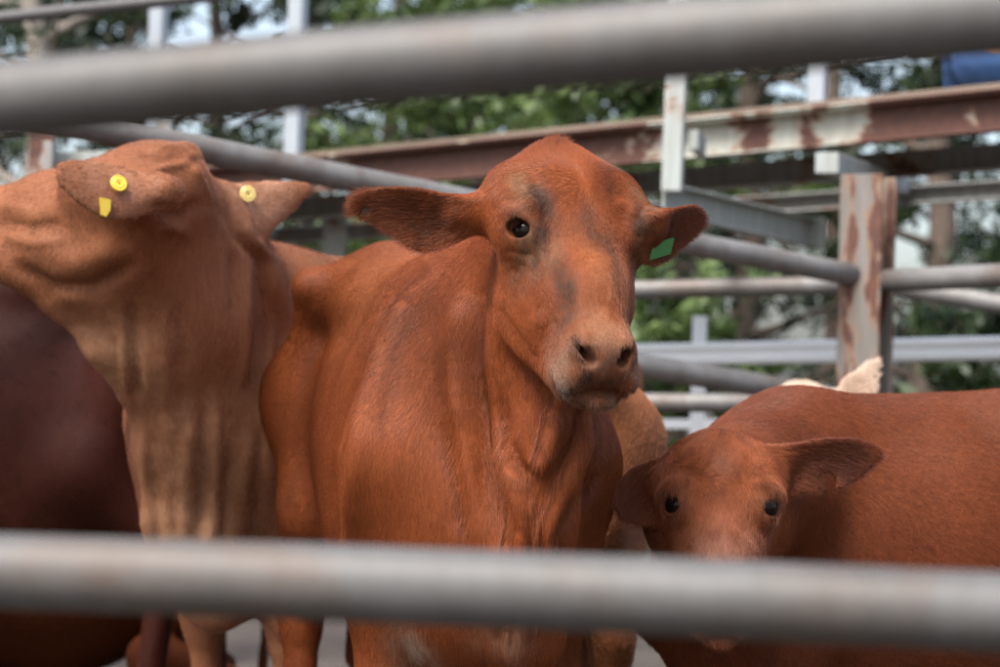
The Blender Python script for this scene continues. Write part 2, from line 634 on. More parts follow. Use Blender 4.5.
# ------------------------------------------------------------------ trees
def leaf_material(name, c1, c2, c3):
    m, nt, N, L, b = new_mat(name)
    oi = N.new('ShaderNodeTexCoord')
    n1 = noise_node(nt, 1.1, 3, oi.outputs['Object'])
    n2 = noise_node(nt, 7, 2, oi.outputs['Object'])
    mx = N.new('ShaderNodeMath'); mx.operation = 'MULTIPLY_ADD'; mx.inputs[1].default_value = .5
    L.new(n2.outputs[0], mx.inputs[0]); L.new(n1.outputs[0], mx.inputs[2])
    r = ramp_node(nt, mx.outputs[0], [(.5, c1), (.75, c2), (.98, c3)])
    L.new(r.outputs[0], b.inputs['Base Color'])
    b.inputs['Roughness'].default_value = .5
    tr = N.new('ShaderNodeBsdfTranslucent')
    L.new(r.outputs[0], tr.inputs[0])
    ms = N.new('ShaderNodeMixShader'); ms.inputs[0].default_value = .35
    L.new(b.outputs[0], ms.inputs[1]); L.new(tr.outputs[0], ms.inputs[2])
    L.new(ms.outputs[0], N['Material Output'].inputs[0])
    return m


M['leaf_dark'] = leaf_material('dark_leaves', (.011, .022, .009), (.021, .040, .014), (.048, .078, .025))
M['leaf_mid'] = leaf_material('olive_leaves', (.016, .029, .011), (.032, .054, .019), (.064, .092, .032))
M['leaf_light'] = leaf_material('light_leaves', (.042, .074, .019), (.080, .126, .033), (.145, .195, .060))


def bark(name, col):
    m, nt, N, L, b = new_mat(name)
    n = noise_node(nt, 9, 6, obj_coords(nt, (1.6, 1.6, .4)))
    r = ramp_node(nt, n.outputs[0], [(.3, tuple(c * .55 for c in col)), (.7, col)])
    L.new(r.outputs[0], b.inputs['Base Color'])
    b.inputs['Roughness'].default_value = .9
    bump(nt, b, n.outputs[0], .6, .03)
    return m


M['bark_pale'] = bark('pale_bark', (.36, .31, .26))
M['bark_dark'] = bark('dark_bark', (.13, .095, .07))


def tree(label, x, y, height, crown_r, crown_lo, mat, barkm, trunk_r=.16, leaves=7000, leaf=.11, seed=0, lean=0.0, cat='tree', name='tree', group='trees behind the yard'):
    r = np.random.default_rng(seed + 500)
    root = empty(name, (x, y, 0))
    tag(root, label, cat, group)
    vs, fs = [], []

    def limb(p, q, ra, rb, seg=8, k=5):
        p, q = np.asarray(p, float), np.asarray(q, float)
        ax = unit(q - p)
        u = unit(np.cross(ax, V(.3, 1, .1))); w = np.cross(ax, u)
        wob = r.normal(size=(k + 1, 2)) * ra * .35
        base = len(vs)
        for j in range(k + 1):
            t = j / k
            c = p + (q - p) * t + (u * wob[j, 0] + w * wob[j, 1]) * (0 if j == 0 else 1)
            rr = ra + (rb - ra) * t
            for i in range(seg):
                a = 2 * math.pi * i / seg
                vs.append(c + (u * math.cos(a) + w * math.sin(a)) * rr)
        for j in range(k):
            for i in range(seg):
                fs.append((base + j * seg + i, base + j * seg + (i + 1) % seg, base + (j + 1) * seg + (i + 1) % seg, base + (j + 1) * seg + i))
    top = V(x + lean * height, y, height * .92)
    foot = V(x, y, -.15)
    limb(foot, top, trunk_r, trunk_r * .2, 10, 9)
    cl = []
    nb = 16
    for i in range(nb):
        t = crown_lo / height + (1 - crown_lo / height) * (i + .3) / nb * .9
        p = foot + (top - foot) * max(t, .12)
        an = i * 2.4 + r.random()
        up = .15 + .5 * r.random()
        shape = math.sin(math.pi * min(1, .28 + .72 * (i + .5) / nb)) ** .6
        L = crown_r * shape * (.75 + .4 * r.random())
        q = p + V(math.cos(an), math.sin(an), up) * L
        limb(p, q, trunk_r * .38 * (1 - t * .6), .012, 6, 4)
        for s in (.4, .65, .85, 1.05):
            c = p + (q - p) * s + r.normal(size=3) * crown_r * .13
            cl.append((c, crown_r * (.09 + .11 * r.random())))
    for i in range(10):
        cl.append((top + r.normal(size=3) * V(.3, .3, .25) * crown_r, crown_r * .22))
    mesh_obj('trunk', vs, fs, barkm, root, True)
    n = int(leaves * .95)
    ci = r.integers(0, len(cl), n)
    cc = np.array([c[0] for c in cl])[ci]; cr = np.array([c[1] for c in cl])[ci]
    d = r.normal(size=(n, 3)); d /= np.linalg.norm(d, axis=1, keepdims=True)
    pos = cc + d * (cr * r.random(n) ** .45)[:, None] * V(1, 1, .75)
    pos[:, 2] = np.maximum(pos[:, 2], .05)
    u = r.normal(size=(n, 3)) + V(0, 0, -.5); u /= np.linalg.norm(u, axis=1, keepdims=True)
    w = np.cross(u, r.normal(size=(n, 3)) * .6 + V(0, 0, 1)); w /= np.linalg.norm(w, axis=1, keepdims=True) + 1e-9
    sz = leaf * (.6 + .8 * r.random(n))[:, None]
    nrm = np.cross(u, w)
    q4 = np.stack([pos - u * sz, pos + w * sz * .42 + nrm * sz * .1, pos + u * sz, pos - w * sz * .42 + nrm * sz * .1], 1).reshape(-1, 3)
    me = bpy.data.meshes.new('crown')
    me.vertices.add(4 * n); me.vertices.foreach_set('co', q4.astype(np.float32).ravel())
    me.loops.add(4 * n); me.loops.foreach_set('vertex_index', np.arange(4 * n, dtype=np.int32))
    me.polygons.add(n); me.polygons.foreach_set('loop_start', np.arange(0, 4 * n, 4, dtype=np.int32))
    me.update(calc_edges=True)
    me.materials.append(mat)
    o = link(bpy.data.objects.new('crown', me), root)
    o.location = (-x, -y, 0)
    return root


def X_at(px, d):
    return (px - 500) / FPX * d


#      px, d, height, crown, low, leaf mat, bark, trunk r, leaves, label
T = [
    (25, 21, 9, 2.6, 2.6, 'leaf_mid', 'bark_pale', .17, 5000, 'tall tree with a thick pale trunk at the top left corner'),
    (112, 26, 9, 2.6, 2.4, 'leaf_dark', 'bark_dark', .13, 5200, 'tree with a thin dark trunk, second from the left corner'),
    (215, 28, 10, 3.1, 2.0, 'leaf_dark', 'bark_dark', .16, 8000, 'dark leaning tree between the two upper stanchions'),
    (395, 27, 10, 3.0, 1.9, 'leaf_dark', 'bark_dark', .18, 8000, 'dark dense tree above the back of the red heifer'),
    (470, 22, 5.2, 2.3, .6, 'leaf_light', 'bark_dark', .12, 8000, 'bright green low tree above the ear of the red heifer'),
    (600, 24, 5.6, 2.3, .7, 'leaf_light', 'bark_dark', .12, 8000, 'bright green low tree above the head of the red heifer'),
    (745, 27, 10, 3.0, .9, 'leaf_dark', 'bark_dark', .2, 6500, 'dark tree beyond the bracket of the walkway'),
    (930, 25, 10, 2.9, .9, 'leaf_dark', 'bark_dark', .2, 7500, 'dark tree beyond the streaked steel post'),
    (1060, 29, 10, 3.2, .5, 'leaf_dark', 'bark_dark', .2, 7500, 'dark tree at the far right edge under the seat of the person in jeans'),
    (830, 34, 11, 3.4, 1.2, 'leaf_mid', 'bark_dark', .2, 5500, 'olive tree farther back between the bracket and the steel post'),
    (300, 35, 11, 3.4, .8, 'leaf_mid', 'bark_dark', .2, 6500, 'olive tree farther back behind the tan cow'),
    (540, 36, 12, 3.6, .8, 'leaf_dark', 'bark_dark', .2, 8000, 'tall dark tree farther back behind the bright green trees'),
    (680, 38, 11, 3.4, 1.2, 'leaf_mid', 'bark_dark', .2, 4800, 'olive tree farther back above the white post'),
    (-90, 25, 9, 2.6, 1.5, 'leaf_dark', 'bark_dark', .18, 5000, 'dark tree at the left edge behind the tan head'),
]
for i, (px, d, hgt, cr, lo, lm, bk, tr, nl, lab) in enumerate(T):
    tree(lab, X_at(px, d), d, hgt, cr, lo, M[lm], M[bk], tr, nl, .085 if d < 30 else .11, i, lean=.02 * math.sin(i * 2.1))
for i, (px, d, hgt, cr, lm, lab) in enumerate([
        (985, 15.5, 1.65, .85, 'leaf_mid', 'grey green bush under the white rail at the right edge'),
        (655, 16, 1.9, .9, 'leaf_light', 'light green bush seen beside the muzzle of the red heifer')]):
    tree(lab, X_at(px, d), d, hgt, cr, .15, M[lm], M['bark_dark'], .04, 2600, .075, 70 + i, cat='bush', name='bush', group='bushes behind the yard')


# ------------------------------------------------------------------ front fence (between the camera and the cattle)
def line_through(p, q, t0, t1):
    return p + (q - p) * t0, p + (q - p) * t1


ff = empty('pipe_fence', (0, 1.7, 0))
tag(ff, 'near galvanised pipe fence with two blurred rails across the whole view', 'fence')
a, b = line_through(P(0, 99, 1.77), P(1000, 11, 1.56), -.42, 1.42)
pipe('rail', a, b, .0288, M['pipe'], ff)
r_ends = [(a, b)]
a, b = line_through(P(0, 571, 1.80), P(1000, 612, 1.69), -.42, 1.42)
pipe('rail', a, b, .0288, M['pipe'], ff)
r_ends.append((a, b))
drop = V(0, 0, -.40)
pipe('rail', a + drop, b + drop, .0288, M['pipe'], ff)
for e in (0, 1):
    t = r_ends[0][e]; l = r_ends[1][e]
    c = (t + l) / 2
    pipe('post', V(c[0], c[1], -.2), V(c[0], c[1], t[2] + .12), .045, M['pipe'], ff)

# ------------------------------------------------------------------ sloping side fence and its steel post
sf = empty('yard_fence', (0.9, 8.2, 0))
tag(sf, 'pipe fence with sloping rails running to the rust streaked steel post', 'fence')
a, b = line_through(P(215, 152, 6.85), P(866, 278, 8.25), -.55, 1.0)
pipe('rail', a, b, .040, M['pipe_pale'], sf)
s_left = a
a, b = line_through(P(560, 352, 7.6), P(830, 397, 8.25), -2.2, 1.12)
pipe('rail', a, b, .040, M['pipe_pale'], sf)
pipe('rail', P(876, 281, 8.22), P(1090, 272, 7.5), .040, M['pipe_pale'], sf)
c = P(866, 300, 8.25)
hp_top = P(872, 176, 8.25)
extrude_profile('post', i_section(.155, .15, .010, .012), V(c[0], c[1], -.3), V(c[0], c[1], hp_top[2]), unit(V(.55, 1, 0)), M['post_rust'], sf)
pipe('post', V(s_left[0], s_left[1], -.3), V(s_left[0], s_left[1], s_left[2] + .1), .05, M['pipe_pale'], sf)

# ------------------------------------------------------------------ far pipe fence
bf = empty('pipe_fence', (0.9, 9.3, 0))
tag(bf, 'far pipe fence with level rails seen past the steel post', 'fence')
a, b = line_through(P(610, 291, 9.3), P(866, 284, 9.1), -.6, 1.05)
pipe('rail', a, b, .037, M['pipe_pale'], bf)
pipe('rail', b, P(1080, 318, 8.6), .037, M['pipe_pale'], bf)
fb = b
a2, b2 = line_through(P(655, 403, 9.3), P(866, 403, 9.1), -.9, 1.05)
pipe('rail', a2, b2, .037, M['pipe_pale'], bf)
for p in (a, fb):
    pipe('post', V(p[0], p[1], -.3), V(p[0], p[1], p[2] + .06), .045, M['pipe_pale'], bf)

# ------------------------------------------------------------------ white guard rail
wf = empty('guard_rail', (1.0, 11.0, 0))
tag(wf, 'white guard rail on white posts in front of the trees', 'guard rail')
wprof = [(0, -.052), (.022, -.046), (.030, -.030), (.022, -.014), (.004, -.006), (.004, .006), (.022, .014), (.030, .030), (.022, .046), (0, .052),
         (-.006, .052), (.016, .042), (.023, .030), (.016, .018), (-.003, .009), (-.003, -.009), (.016, -.018), (.023, -.030), (.016, -.042), (-.006, -.052)]
a, b = line_through(P(645, 355, 10.9), P(1000, 348, 10.3), -.9, 1.3)
if True:
    extrude_profile('beam', wprof, a, b, UP, M['white'], wf)
for px in (520, 703, 866, 1030):
    t = (px - 645) / 355
    c = a + (b - a) * ((t + .9) / 2.2) + V(0, .075, 0)
    extrude_profile('post', rect(.062, .062), V(c[0], c[1], -.3), V(c[0], c[1], P(px, 316, 10.85)[2]), IN, M['white'], wf)
a, b = line_through(P(664, 424, 10.9), P(745, 424, 10.8), -2.0, 4.0)
extrude_profile('lower_rail', rect(.03, .045), a, b, UP, M['white'], wf)

# ------------------------------------------------------------------ raised walkway
wk = empty('raised_walkway', (1.0, 10.0, 0))
tag(wk, 'raised steel walkway of rusty beams above the yard', 'walkway')
A0, A1 = line_through(P(340, 174, 10.7), P(1000, 112, 9.0), -.45, 1.35)
bdir = unit(A1 - A0)
extrude_profile('rusty_beam', channel(.07, .150), A0, A1, UP, M['rust_beam'], wk)
off = V(0, 0, .082)
extrude_profile('edge_strip', rect(.09, .010), A0 + off, A1 + off, UP, M['rust_beam'], wk)
B0, B1 = line_through(P(340, 206, 11.3), P(1000, 157, 9.7), -.4, 1.3)
extrude_profile('lower_beam', i_section(.09, .105), B0, B1, UP, M['grey_beam'], wk)
C0, C1 = line_through(P(340, 232, 12.0), P(1000, 190, 10.4), -.4, 1.3)
extrude_profile('back_beam', channel(.06, .085), C0, C1, UP, M['grey_beam'], wk)
# planks of the deck, lengthways
back = unit(np.cross(UP, bdir))
if back[1] < 0: back = -back
for i in range(6):
    o0 = A0 + V(0, 0, .100 + .002 * (i % 2)) + back * (.06 + i * .155)
    o1 = A1 + V(0, 0, .100 + .002 * (i % 2)) + back * (.06 + i * .155)
    extrude_profile('plank', rect(.145, .022), o0, o1, UP, M['deck'], wk)
# outrigger, stub and cross joists
a = P(668, 200, 8.75); b = P(812, 233, 9.9)
extrude_profile('outrigger', channel(.05, .120), a, b, UP, M['pale_steel'], wk)
dd = unit(b - a)
extrude_profile('end_plate', rect(.10, .135), b + dd * .002, b + dd * .014, UP, M['pale_steel'], wk)
extrude_profile('outrigger', rect(.085, .075), P(827, 163, 8.55), P(900, 186, 10.6), UP, M['pale_steel'], wk)
for px in (200, 420, 1060):
    t = (px - 340) / 660
    c = A0 + (A1 - A0) * ((t + .45) / 1.8)
    extrude_profile('joist', rect(.06, .08), c + V(0, 0, -.13), c + V(.1, 1.1, -.13), UP, M['grey_beam'], wk)
# legs of the walkway
for px, d in ((335, 11.6), (60, 12.0), (1075, 9.6)):
    c = P(px, 250, d)
    t = P(px, 215, d)
    extrude_profile('leg', i_section(.11, .11), V(c[0], c[1], -.3), V(c[0], c[1], t[2]), IN, M['pale_steel'], wk)
# stanchions of the hand rail
a = P(672, 192, 8.72)
extrude_profile('stanchion', angle_sec(.074), V(a[0], a[1], a[2]), V(a[0] + .02, a[1], 3.3), unit(V(.2, 1, 0)), M['pale_steel'], wk)
g = P(694, 140, 8.95)
extrude_profile('gusset', rect(.035, .075), g, g + V(.05, .25, 0), UP, M['pale_steel'], wk)
for px, d, w in ((294, 10.9, .072), (816, 9.9, .070), (155, 11.3, .072), (1085, 9.3, .07)):
    c = P(px, 140, d)
    t = (px - 340) / 660
    zb = (A0 + (A1 - A0) * ((t + .45) / 1.8))[2]
    extrude_profile('stanchion', angle_sec(w), V(c[0], c[1], zb - .05), V(c[0], c[1], 3.35), unit(V(.35, 1, 0)), M['zinc'], wk)
hr0, hr1 = line_through(P(0, 18, 11.0), P(150, 2, 10.9), -.6, 1.6)
pipe('hand_rail', hr0, hr1, .030, M['dark_pipe'], wk)

# pale panel and post behind the tan head
gp = empty('loading_gate', P(80, 300, 8.6) * V(1, 1, 0))
tag(gp, 'pale rust marked steel gate behind the tan head', 'gate')
extrude_profile('post', rect(.085, .085), ground_z(P(44, 300, 8.5)), P(44, 118, 8.5), IN, M['grey_beam'], gp)
extrude_profile('frame', rect(.03, .9), P(58, 160, 8.6) + V(0, 0, -.42), P(150, 160, 8.6) + V(0, 0, -.42), UP, M['pale_steel'], gp)
extrude_profile('post', rect(.06, .06), ground_z(P(165, 300, 8.7)), P(165, 118, 8.7), IN, M['grey_beam'], gp)


# ------------------------------------------------------------------ cattle
def mix3(a, b, t):
    return np.asarray(a) * (1 - t) + np.asarray(b) * t


class Head:
    """frame of a cow's head: a runs from poll to muzzle, s to the cow's left, n out of the forehead"""
    def __init__(self, O, yaw, pitch, roll=0.0, sc=1.0, es=1.0, ws=1.10):
        g = V(math.sin(yaw), -math.cos(yaw), 0)
        z = V(0, 0, 1)
        A = -math.cos(pitch) * z + math.sin(pitch) * g
        N = math.sin(pitch) * z + math.cos(pitch) * g
        if roll:
            rm = np.array(Matrix.Rotation(roll, 3, Vector(g)))
            A, N = rm @ A, rm @ N
        self.O, self.A, self.N, self.S, self.sc = np.asarray(O, float), A, N, np.cross(N, A), sc
        self.es, self.ws = es, ws

    def __call__(self, a, s, n):
        return self.O + self.sc * (a * self.A + s * self.S + n * self.N)

    def vec(self, a, s, n):
        return unit(a * self.A + s * self.S + n * self.N)


EYE = (.166, .091, -.044)


def eye_dir(H, s):
    return H.vec(.10, s * .75, .65)


def head_prims(F, H, detail=True):
    k = H.sc
    es = H.es
    ax = (H.A, H.S, H.N)
    WS = H.ws
    E = lambda a, s, n, r, kk=0.03, op='u': F.ell(H(a, s * WS, n), (r[0] * k, r[1] * k * WS, r[2] * k), ax, kk * k, op)
    Cn = lambda p, q, ra, rb, kk=0.03, op='u', flat=None: F.cone(H(p[0], p[1] * WS, p[2]), H(q[0], q[1] * WS, q[2]), ra * k, rb * k, kk * k, op, flat)
    E(.115, 0, -.095, (.120, .108, .100), .03)                    # cranium
    E(.060, 0, -.085, (.074, .106, .080), .04)                    # broad top of the head
    E(.012, -.012, -.065, (.026, .042, .036), .05)                    # poll
    Cn((.12, 0, -.078), (.27, 0, -.064), .090, .068, .04, flat=(H.N, .92))
    Cn((.27, 0, -.064), (.395, 0, -.064), .066, .060, .04)        # bridge of the nose
    for s in (-1, 1):
        E(.135, .091 * s, -.062, (.066, .036, .050), .035)        # brow
        E(.075, .090 * s, -.085, (.060, .036, .05), .04)
        E(.225, .052 * s, -.140, (.115, .042, .080), .045)        # cheek
        E(.225, .062 * s, -.095, (.07, .024, .02), .03)           # cheekbone
        Cn((.23, .048 * s, -.205), (.41, .025 * s, -.130), .036, .028, .05)   # jaw
    e1, e3 = H.vec(.75, 0, .66), H.vec(-.66, 0, .75)              # the muzzle faces forward between the face line and the forehead
    mz = H(.394, 0, -.066)
    F.box(mz, (.046 * k, .052 * k * WS, .046 * k), (e1, H.S, e3), .030 * k, .035 * k, .14)
    at = lambda f, sd, u: mz + k * (e1 * f + H.S * sd * WS + e3 * u)
    for s in (-1, 1):
        F.ell(at(.030, .040 * s, -.032), (.024 * k, .022 * k, .024 * k), (e1, H.S, e3), .02 * k)        # hanging corner of the lip
        F.ell(at(.034, .029 * s, .024), (.020 * k, .018 * k, .020 * k), (e1, H.S, e3), .015 * k)        # nostril wing
    F.ell(at(.012, 0, -.064), (.040 * k, .042 * k * WS, .020 * k), (e1, H.S, e3), .007 * k)              # lower lip
    E(.20, 0, -.15, (.12, .06, .07), .05)
    if detail:
        for s in (-1, 1):
            # nostril: a comma-shaped pit that opens forward and outward
            F.cone(at(.056, .026 * s, .008), at(.020, .030 * s, .012), .0115 * k, .008 * k, .006 * k, 's')
            F.cone(at(.054, .031 * s, .022), at(.020, .034 * s, .020), .0100 * k, .007 * k, .006 * k, 's')
            F.cone(at(.046, .040 * s, .026), at(.030, .046 * s, .034), .0060 * k, .004 * k, .006 * k, 's')
            F.cone(at(.0, .062 * s, -.046), at(.040, .046 * s, -.050), .004 * k, .005 * k, .005 * k, 's')
        F.cone(at(.048, -.045, -.050), at(.048, .045, -.050), .0075 * k, .0075 * k, .004 * k, 's')
        F.cone(at(.052, 0, -.046), at(.052, 0, -.012), .0018 * k, .0012 * k, .004 * k, 's')
    for s in (-1, 1):
        e = eye_dir(H, s)
        c = H(EYE[0], EYE[1] * s, EYE[2])
        F.ell(c, (.033 * k * es, .0280 * k * es, .030 * k * es), (H.A, e, np.cross(H.A, e)), .016 * k)          # lids
        t2 = unit(np.cross(e, H.A))
        if t2 @ H.N < 0: t2 = -t2
        long = unit(t2 + .45 * (H.A - (H.A @ e) * e))
        oth = np.cross(e, long)
        F.ell(c + e * .016 * k * es - H.A * .030 * k * es, (.030 * k * es, .013 * k * es, .016 * k * es), (long, H.A, e), .018 * k)   # brow over the eye
        F.ell(c + e * .028 * k * es + H.A * .0035 * k, (.0220 * k * es, .0165 * k * es, .020 * k * es), (long, oth, e), .004 * k, 's')


def add_eyes(H, parent):
    k = H.sc
    for s in (-1, 1):
        c = H(EYE[0], EYE[1] * s, EYE[2]) + eye_dir(H, s) * .0005 * k
        bm = bmesh.new()
        bmesh.ops.create_uvsphere(bm, u_segments=24, v_segments=16, radius=.0250 * k * H.es)
        me = bpy.data.meshes.new('eye'); bm.to_mesh(me); bm.free()
        me.polygons.foreach_set('use_smooth', np.ones(len(me.polygons), bool))
        me.materials.append(M['eye'])
        o = link(bpy.data.objects.new('eye', me), parent)
        o.location = Vector(c) - Vector(parent.location)


def folds(v, q, lines, dmin, dmax, reach=.6):
    """skin folds: ridges (+) and creases (-) along lines given in picture units, raised along the surface normal"""
    vn, _ = vertex_normals(v, q)
    rel = (v - np.array(CAM)) @ CMi
    d = -rel[:, 2]
    x = 500 + rel[:, 0] / d * FPX; y = 333.5 - rel[:, 1] / d * FPX
    face = np.clip(((np.array(CAM) - v) / np.linalg.norm(v - np.array(CAM), axis=1)[:, None] * vn).sum(1) * 2, 0, 1)
    face *= (d > dmin) & (d < dmax)
    disp = np.zeros(len(v))
    for pts, wd, amp in lines:
        pts = np.array(pts, float)
        best = np.full(len(v), 1e9); bt = np.zeros(len(v))
        n = len(pts) - 1
        for i in range(n):
            a, b = pts[i], pts[i + 1]
            ba = b - a
            t = np.clip(((x - a[0]) * ba[0] + (y - a[1]) * ba[1]) / (ba @ ba), 0, 1)
            dd = np.hypot(x - a[0] - t * ba[0], y - a[1] - t * ba[1])
            m = dd < best
            best[m] = dd[m]; bt[m] = ((i + t) / n)[m]
        fade = np.clip(np.minimum(bt, 1 - bt) * 5 + .15, 0, 1)
        disp += amp * np.exp(-(best / wd) ** 2) * fade
    dv = vn * (disp * face)[:, None]
    for _ in range(3):                                             # even out the raised skin, not the rest
        s = np.zeros_like(dv); n = np.zeros(len(v))
        for a in range(4):
            b = (a + 1) % 4
            np.add.at(s, q[:, a], dv[q[:, b]]); np.add.at(n, q[:, a], 1)
            np.add.at(s, q[:, b], dv[q[:, a]]); np.add.at(n, q[:, b], 1)
        dv = dv * .4 + .6 * s / np.maximum(n, 1)[:, None]
    return v + dv


class Body:
    """a cow's own frame: x forward, y to its left, z up; 1.30 m at the hip when sc = 1"""
    def __init__(self, C, heading, sc=1.0):
        self.C = np.asarray(C, float)
        self.f = V(math.sin(heading), -math.cos(heading), 0)      # heading 0 faces the camera
        self.z = V(0, 0, 1)
        self.l = np.cross(self.z, self.f)
        self.sc = sc

    def __call__(self, x, y, z):
        return self.C + self.sc * (x * self.f + y * self.l + z * self.z)


def body_prims(F, B, fat=1.0, leg_dx=(0, 0, 0, 0), hook=.255):
    k = B.sc
    ax = (B.f, B.l, B.z)
    E = lambda x, y, z, r, kk=.06, op='u': F.ell(B(x, y, z), [q * k for q in r], ax, kk * k, op)
    Cn = lambda p, q, ra, rb, kk=.05, op='u', flat=None: F.cone(B(*p), B(*q), ra * k, rb * k, kk * k, op, flat)
    w = fat
    E(.36, 0, .86, (.36, .230 * w, .40), .10)                     # chest
    E(-.02, 0, .85, (.48, .265 * w, .39), .10)                  # barrel
    E(-.38, 0, .95, (.36, .225 * w, .30), .10)
    Cn((.42, 0, 1.20), (-.50, 0, 1.245), .065, .075, .12)         # spine
    Cn((-.50, 0, 1.245), (-.80, 0, 1.18), .075, .06, .10)
    E(-.34, 0, 1.205, (.26, .18 * w, .085), .08)                  # loin
    for s in (-1, 1):
        Cn((-.47, hook * s * w, 1.262 - (.255 - hook)), (-.44, .05 * s, 1.25), .016, .060, .10)      # hook bone
        Cn((-.47, hook * s * w, 1.262 - (.255 - hook)), (-.64, .19 * s * w, 1.00), .018, .08, .07)
        Cn((-.80, .10 * s, 1.12), (-.66, .15 * s, .98), .055, .12, .08)                   # pin bone
        Cn((-.62, .14 * s * w, 1.00), (-.50, .16 * s * w, .74), .125, .100, .10)          # thigh
        E(-.66, .13 * s, .88, (.15, .085, .22), .08)
    if leg_dx is None:                                             # lying: forelegs and hind legs folded along the ground
        for s in (-1, 1):
            Cn((.52, .16 * s, .62), (.36, .22 * s, .50), .10, .07, .06)
            Cn((.36, .22 * s, .49), (.62, .21 * s, .46), .055, .04, .03)
            Cn((-.40, .26 * s, .56), (-.72, .27 * s, .48), .11, .055, .05)
            Cn((-.72, .27 * s, .47), (-.40, .31 * s, .455), .045, .04, .03)
    legs = () if leg_dx is None else ((.50, 1, leg_dx[0]), (.50, -1, leg_dx[1]), (-.60, 1, leg_dx[2]), (-.60, -1, leg_dx[3]))
    for x, s, dx in legs:
        if x > 0:
            Cn((.40, .10 * s, 1.14), (.54, .165 * s * w, .88), .075, .090, .14)            # shoulder blade
            Cn((.54, .165 * s * w, .88), (.44, .175 * s * w, .66), .095, .090, .12)
            Cn((.44, .175 * s * w, .66), (.47 + dx * .5, .16 * s, .42), .082, .050, .06)
            Cn((.47 + dx * .5, .16 * s, .43), (.46 + dx * .5, .16 * s, .38), .052, .048, .03)
            Cn((.46 + dx * .5, .16 * s, .38), (.46 + dx, .155 * s, .13), .038, .036, .03)
            fx = .46 + dx
        else:
            Cn((-.50, .16 * s * w, .74), (-.72 + dx * .5, .16 * s, .50), .105, .052, .07)
            Cn((-.72 + dx * .5, .16 * s, .52), (-.70 + dx * .5, .16 * s, .45), .050, .046, .03)
            Cn((-.70 + dx * .5, .16 * s, .46), (-.66 + dx, .16 * s, .13), .042, .037, .03)
            fx = -.66 + dx
        Cn((fx, .155 * s, .13), (fx + .03, .155 * s, .07), .042, .042, .02)
        Cn((fx + .025, .155 * s, .075), (fx + .055, .155 * s, .028), .046, .055, .015)    # hoof
        F.cone(B(fx + .03, .155 * s, -.03), B(fx + .11, .155 * s, -.03), .038 * k, .038 * k, .006, 's')
        F.cone(B(fx + .13, .155 * s, .0), B(fx + .06, .155 * s, .05), .006 * k, .004 * k, .006, 's')
    E(.58, 0, .70, (.17, .14, .22), .12)                          # breast
    Cn((-.82, 0, 1.17), (-.88, 0, 1.00), .035, .028, .04)         # tail
    Cn((-.88, 0, 1.00), (-.87, 0, .55), .028, .016, .03)
    Cn((-.87, 0, .55), (-.86, 0, .36), .022, .030, .03)


def neck_prims(F, B, H, thick=1.0, dewlap=1.0):
    k = B.sc
    side = H.S
    F.cone(B(.38, 0, 1.14), H(.05, 0, -.12), .135 * k * thick, .072 * k, .08 * k, flat=(B.l, .85))
    F.cone(B(.50, 0, .98), H(.13, 0, -.15), .205 * k * thick, .095 * k, .08 * k, flat=(B.l, .86))
    F.cone(B(.62, 0, .82), H(.20, 0, -.19), .13 * k, .058 * k, .08 * k, flat=(B.l, .8))
    if dewlap:
        F.cone(B(.74, 0, .70), H(.24, 0, -.24), .075 * k * dewlap, .03 * k, .05 * k, flat=(B.l, .4))


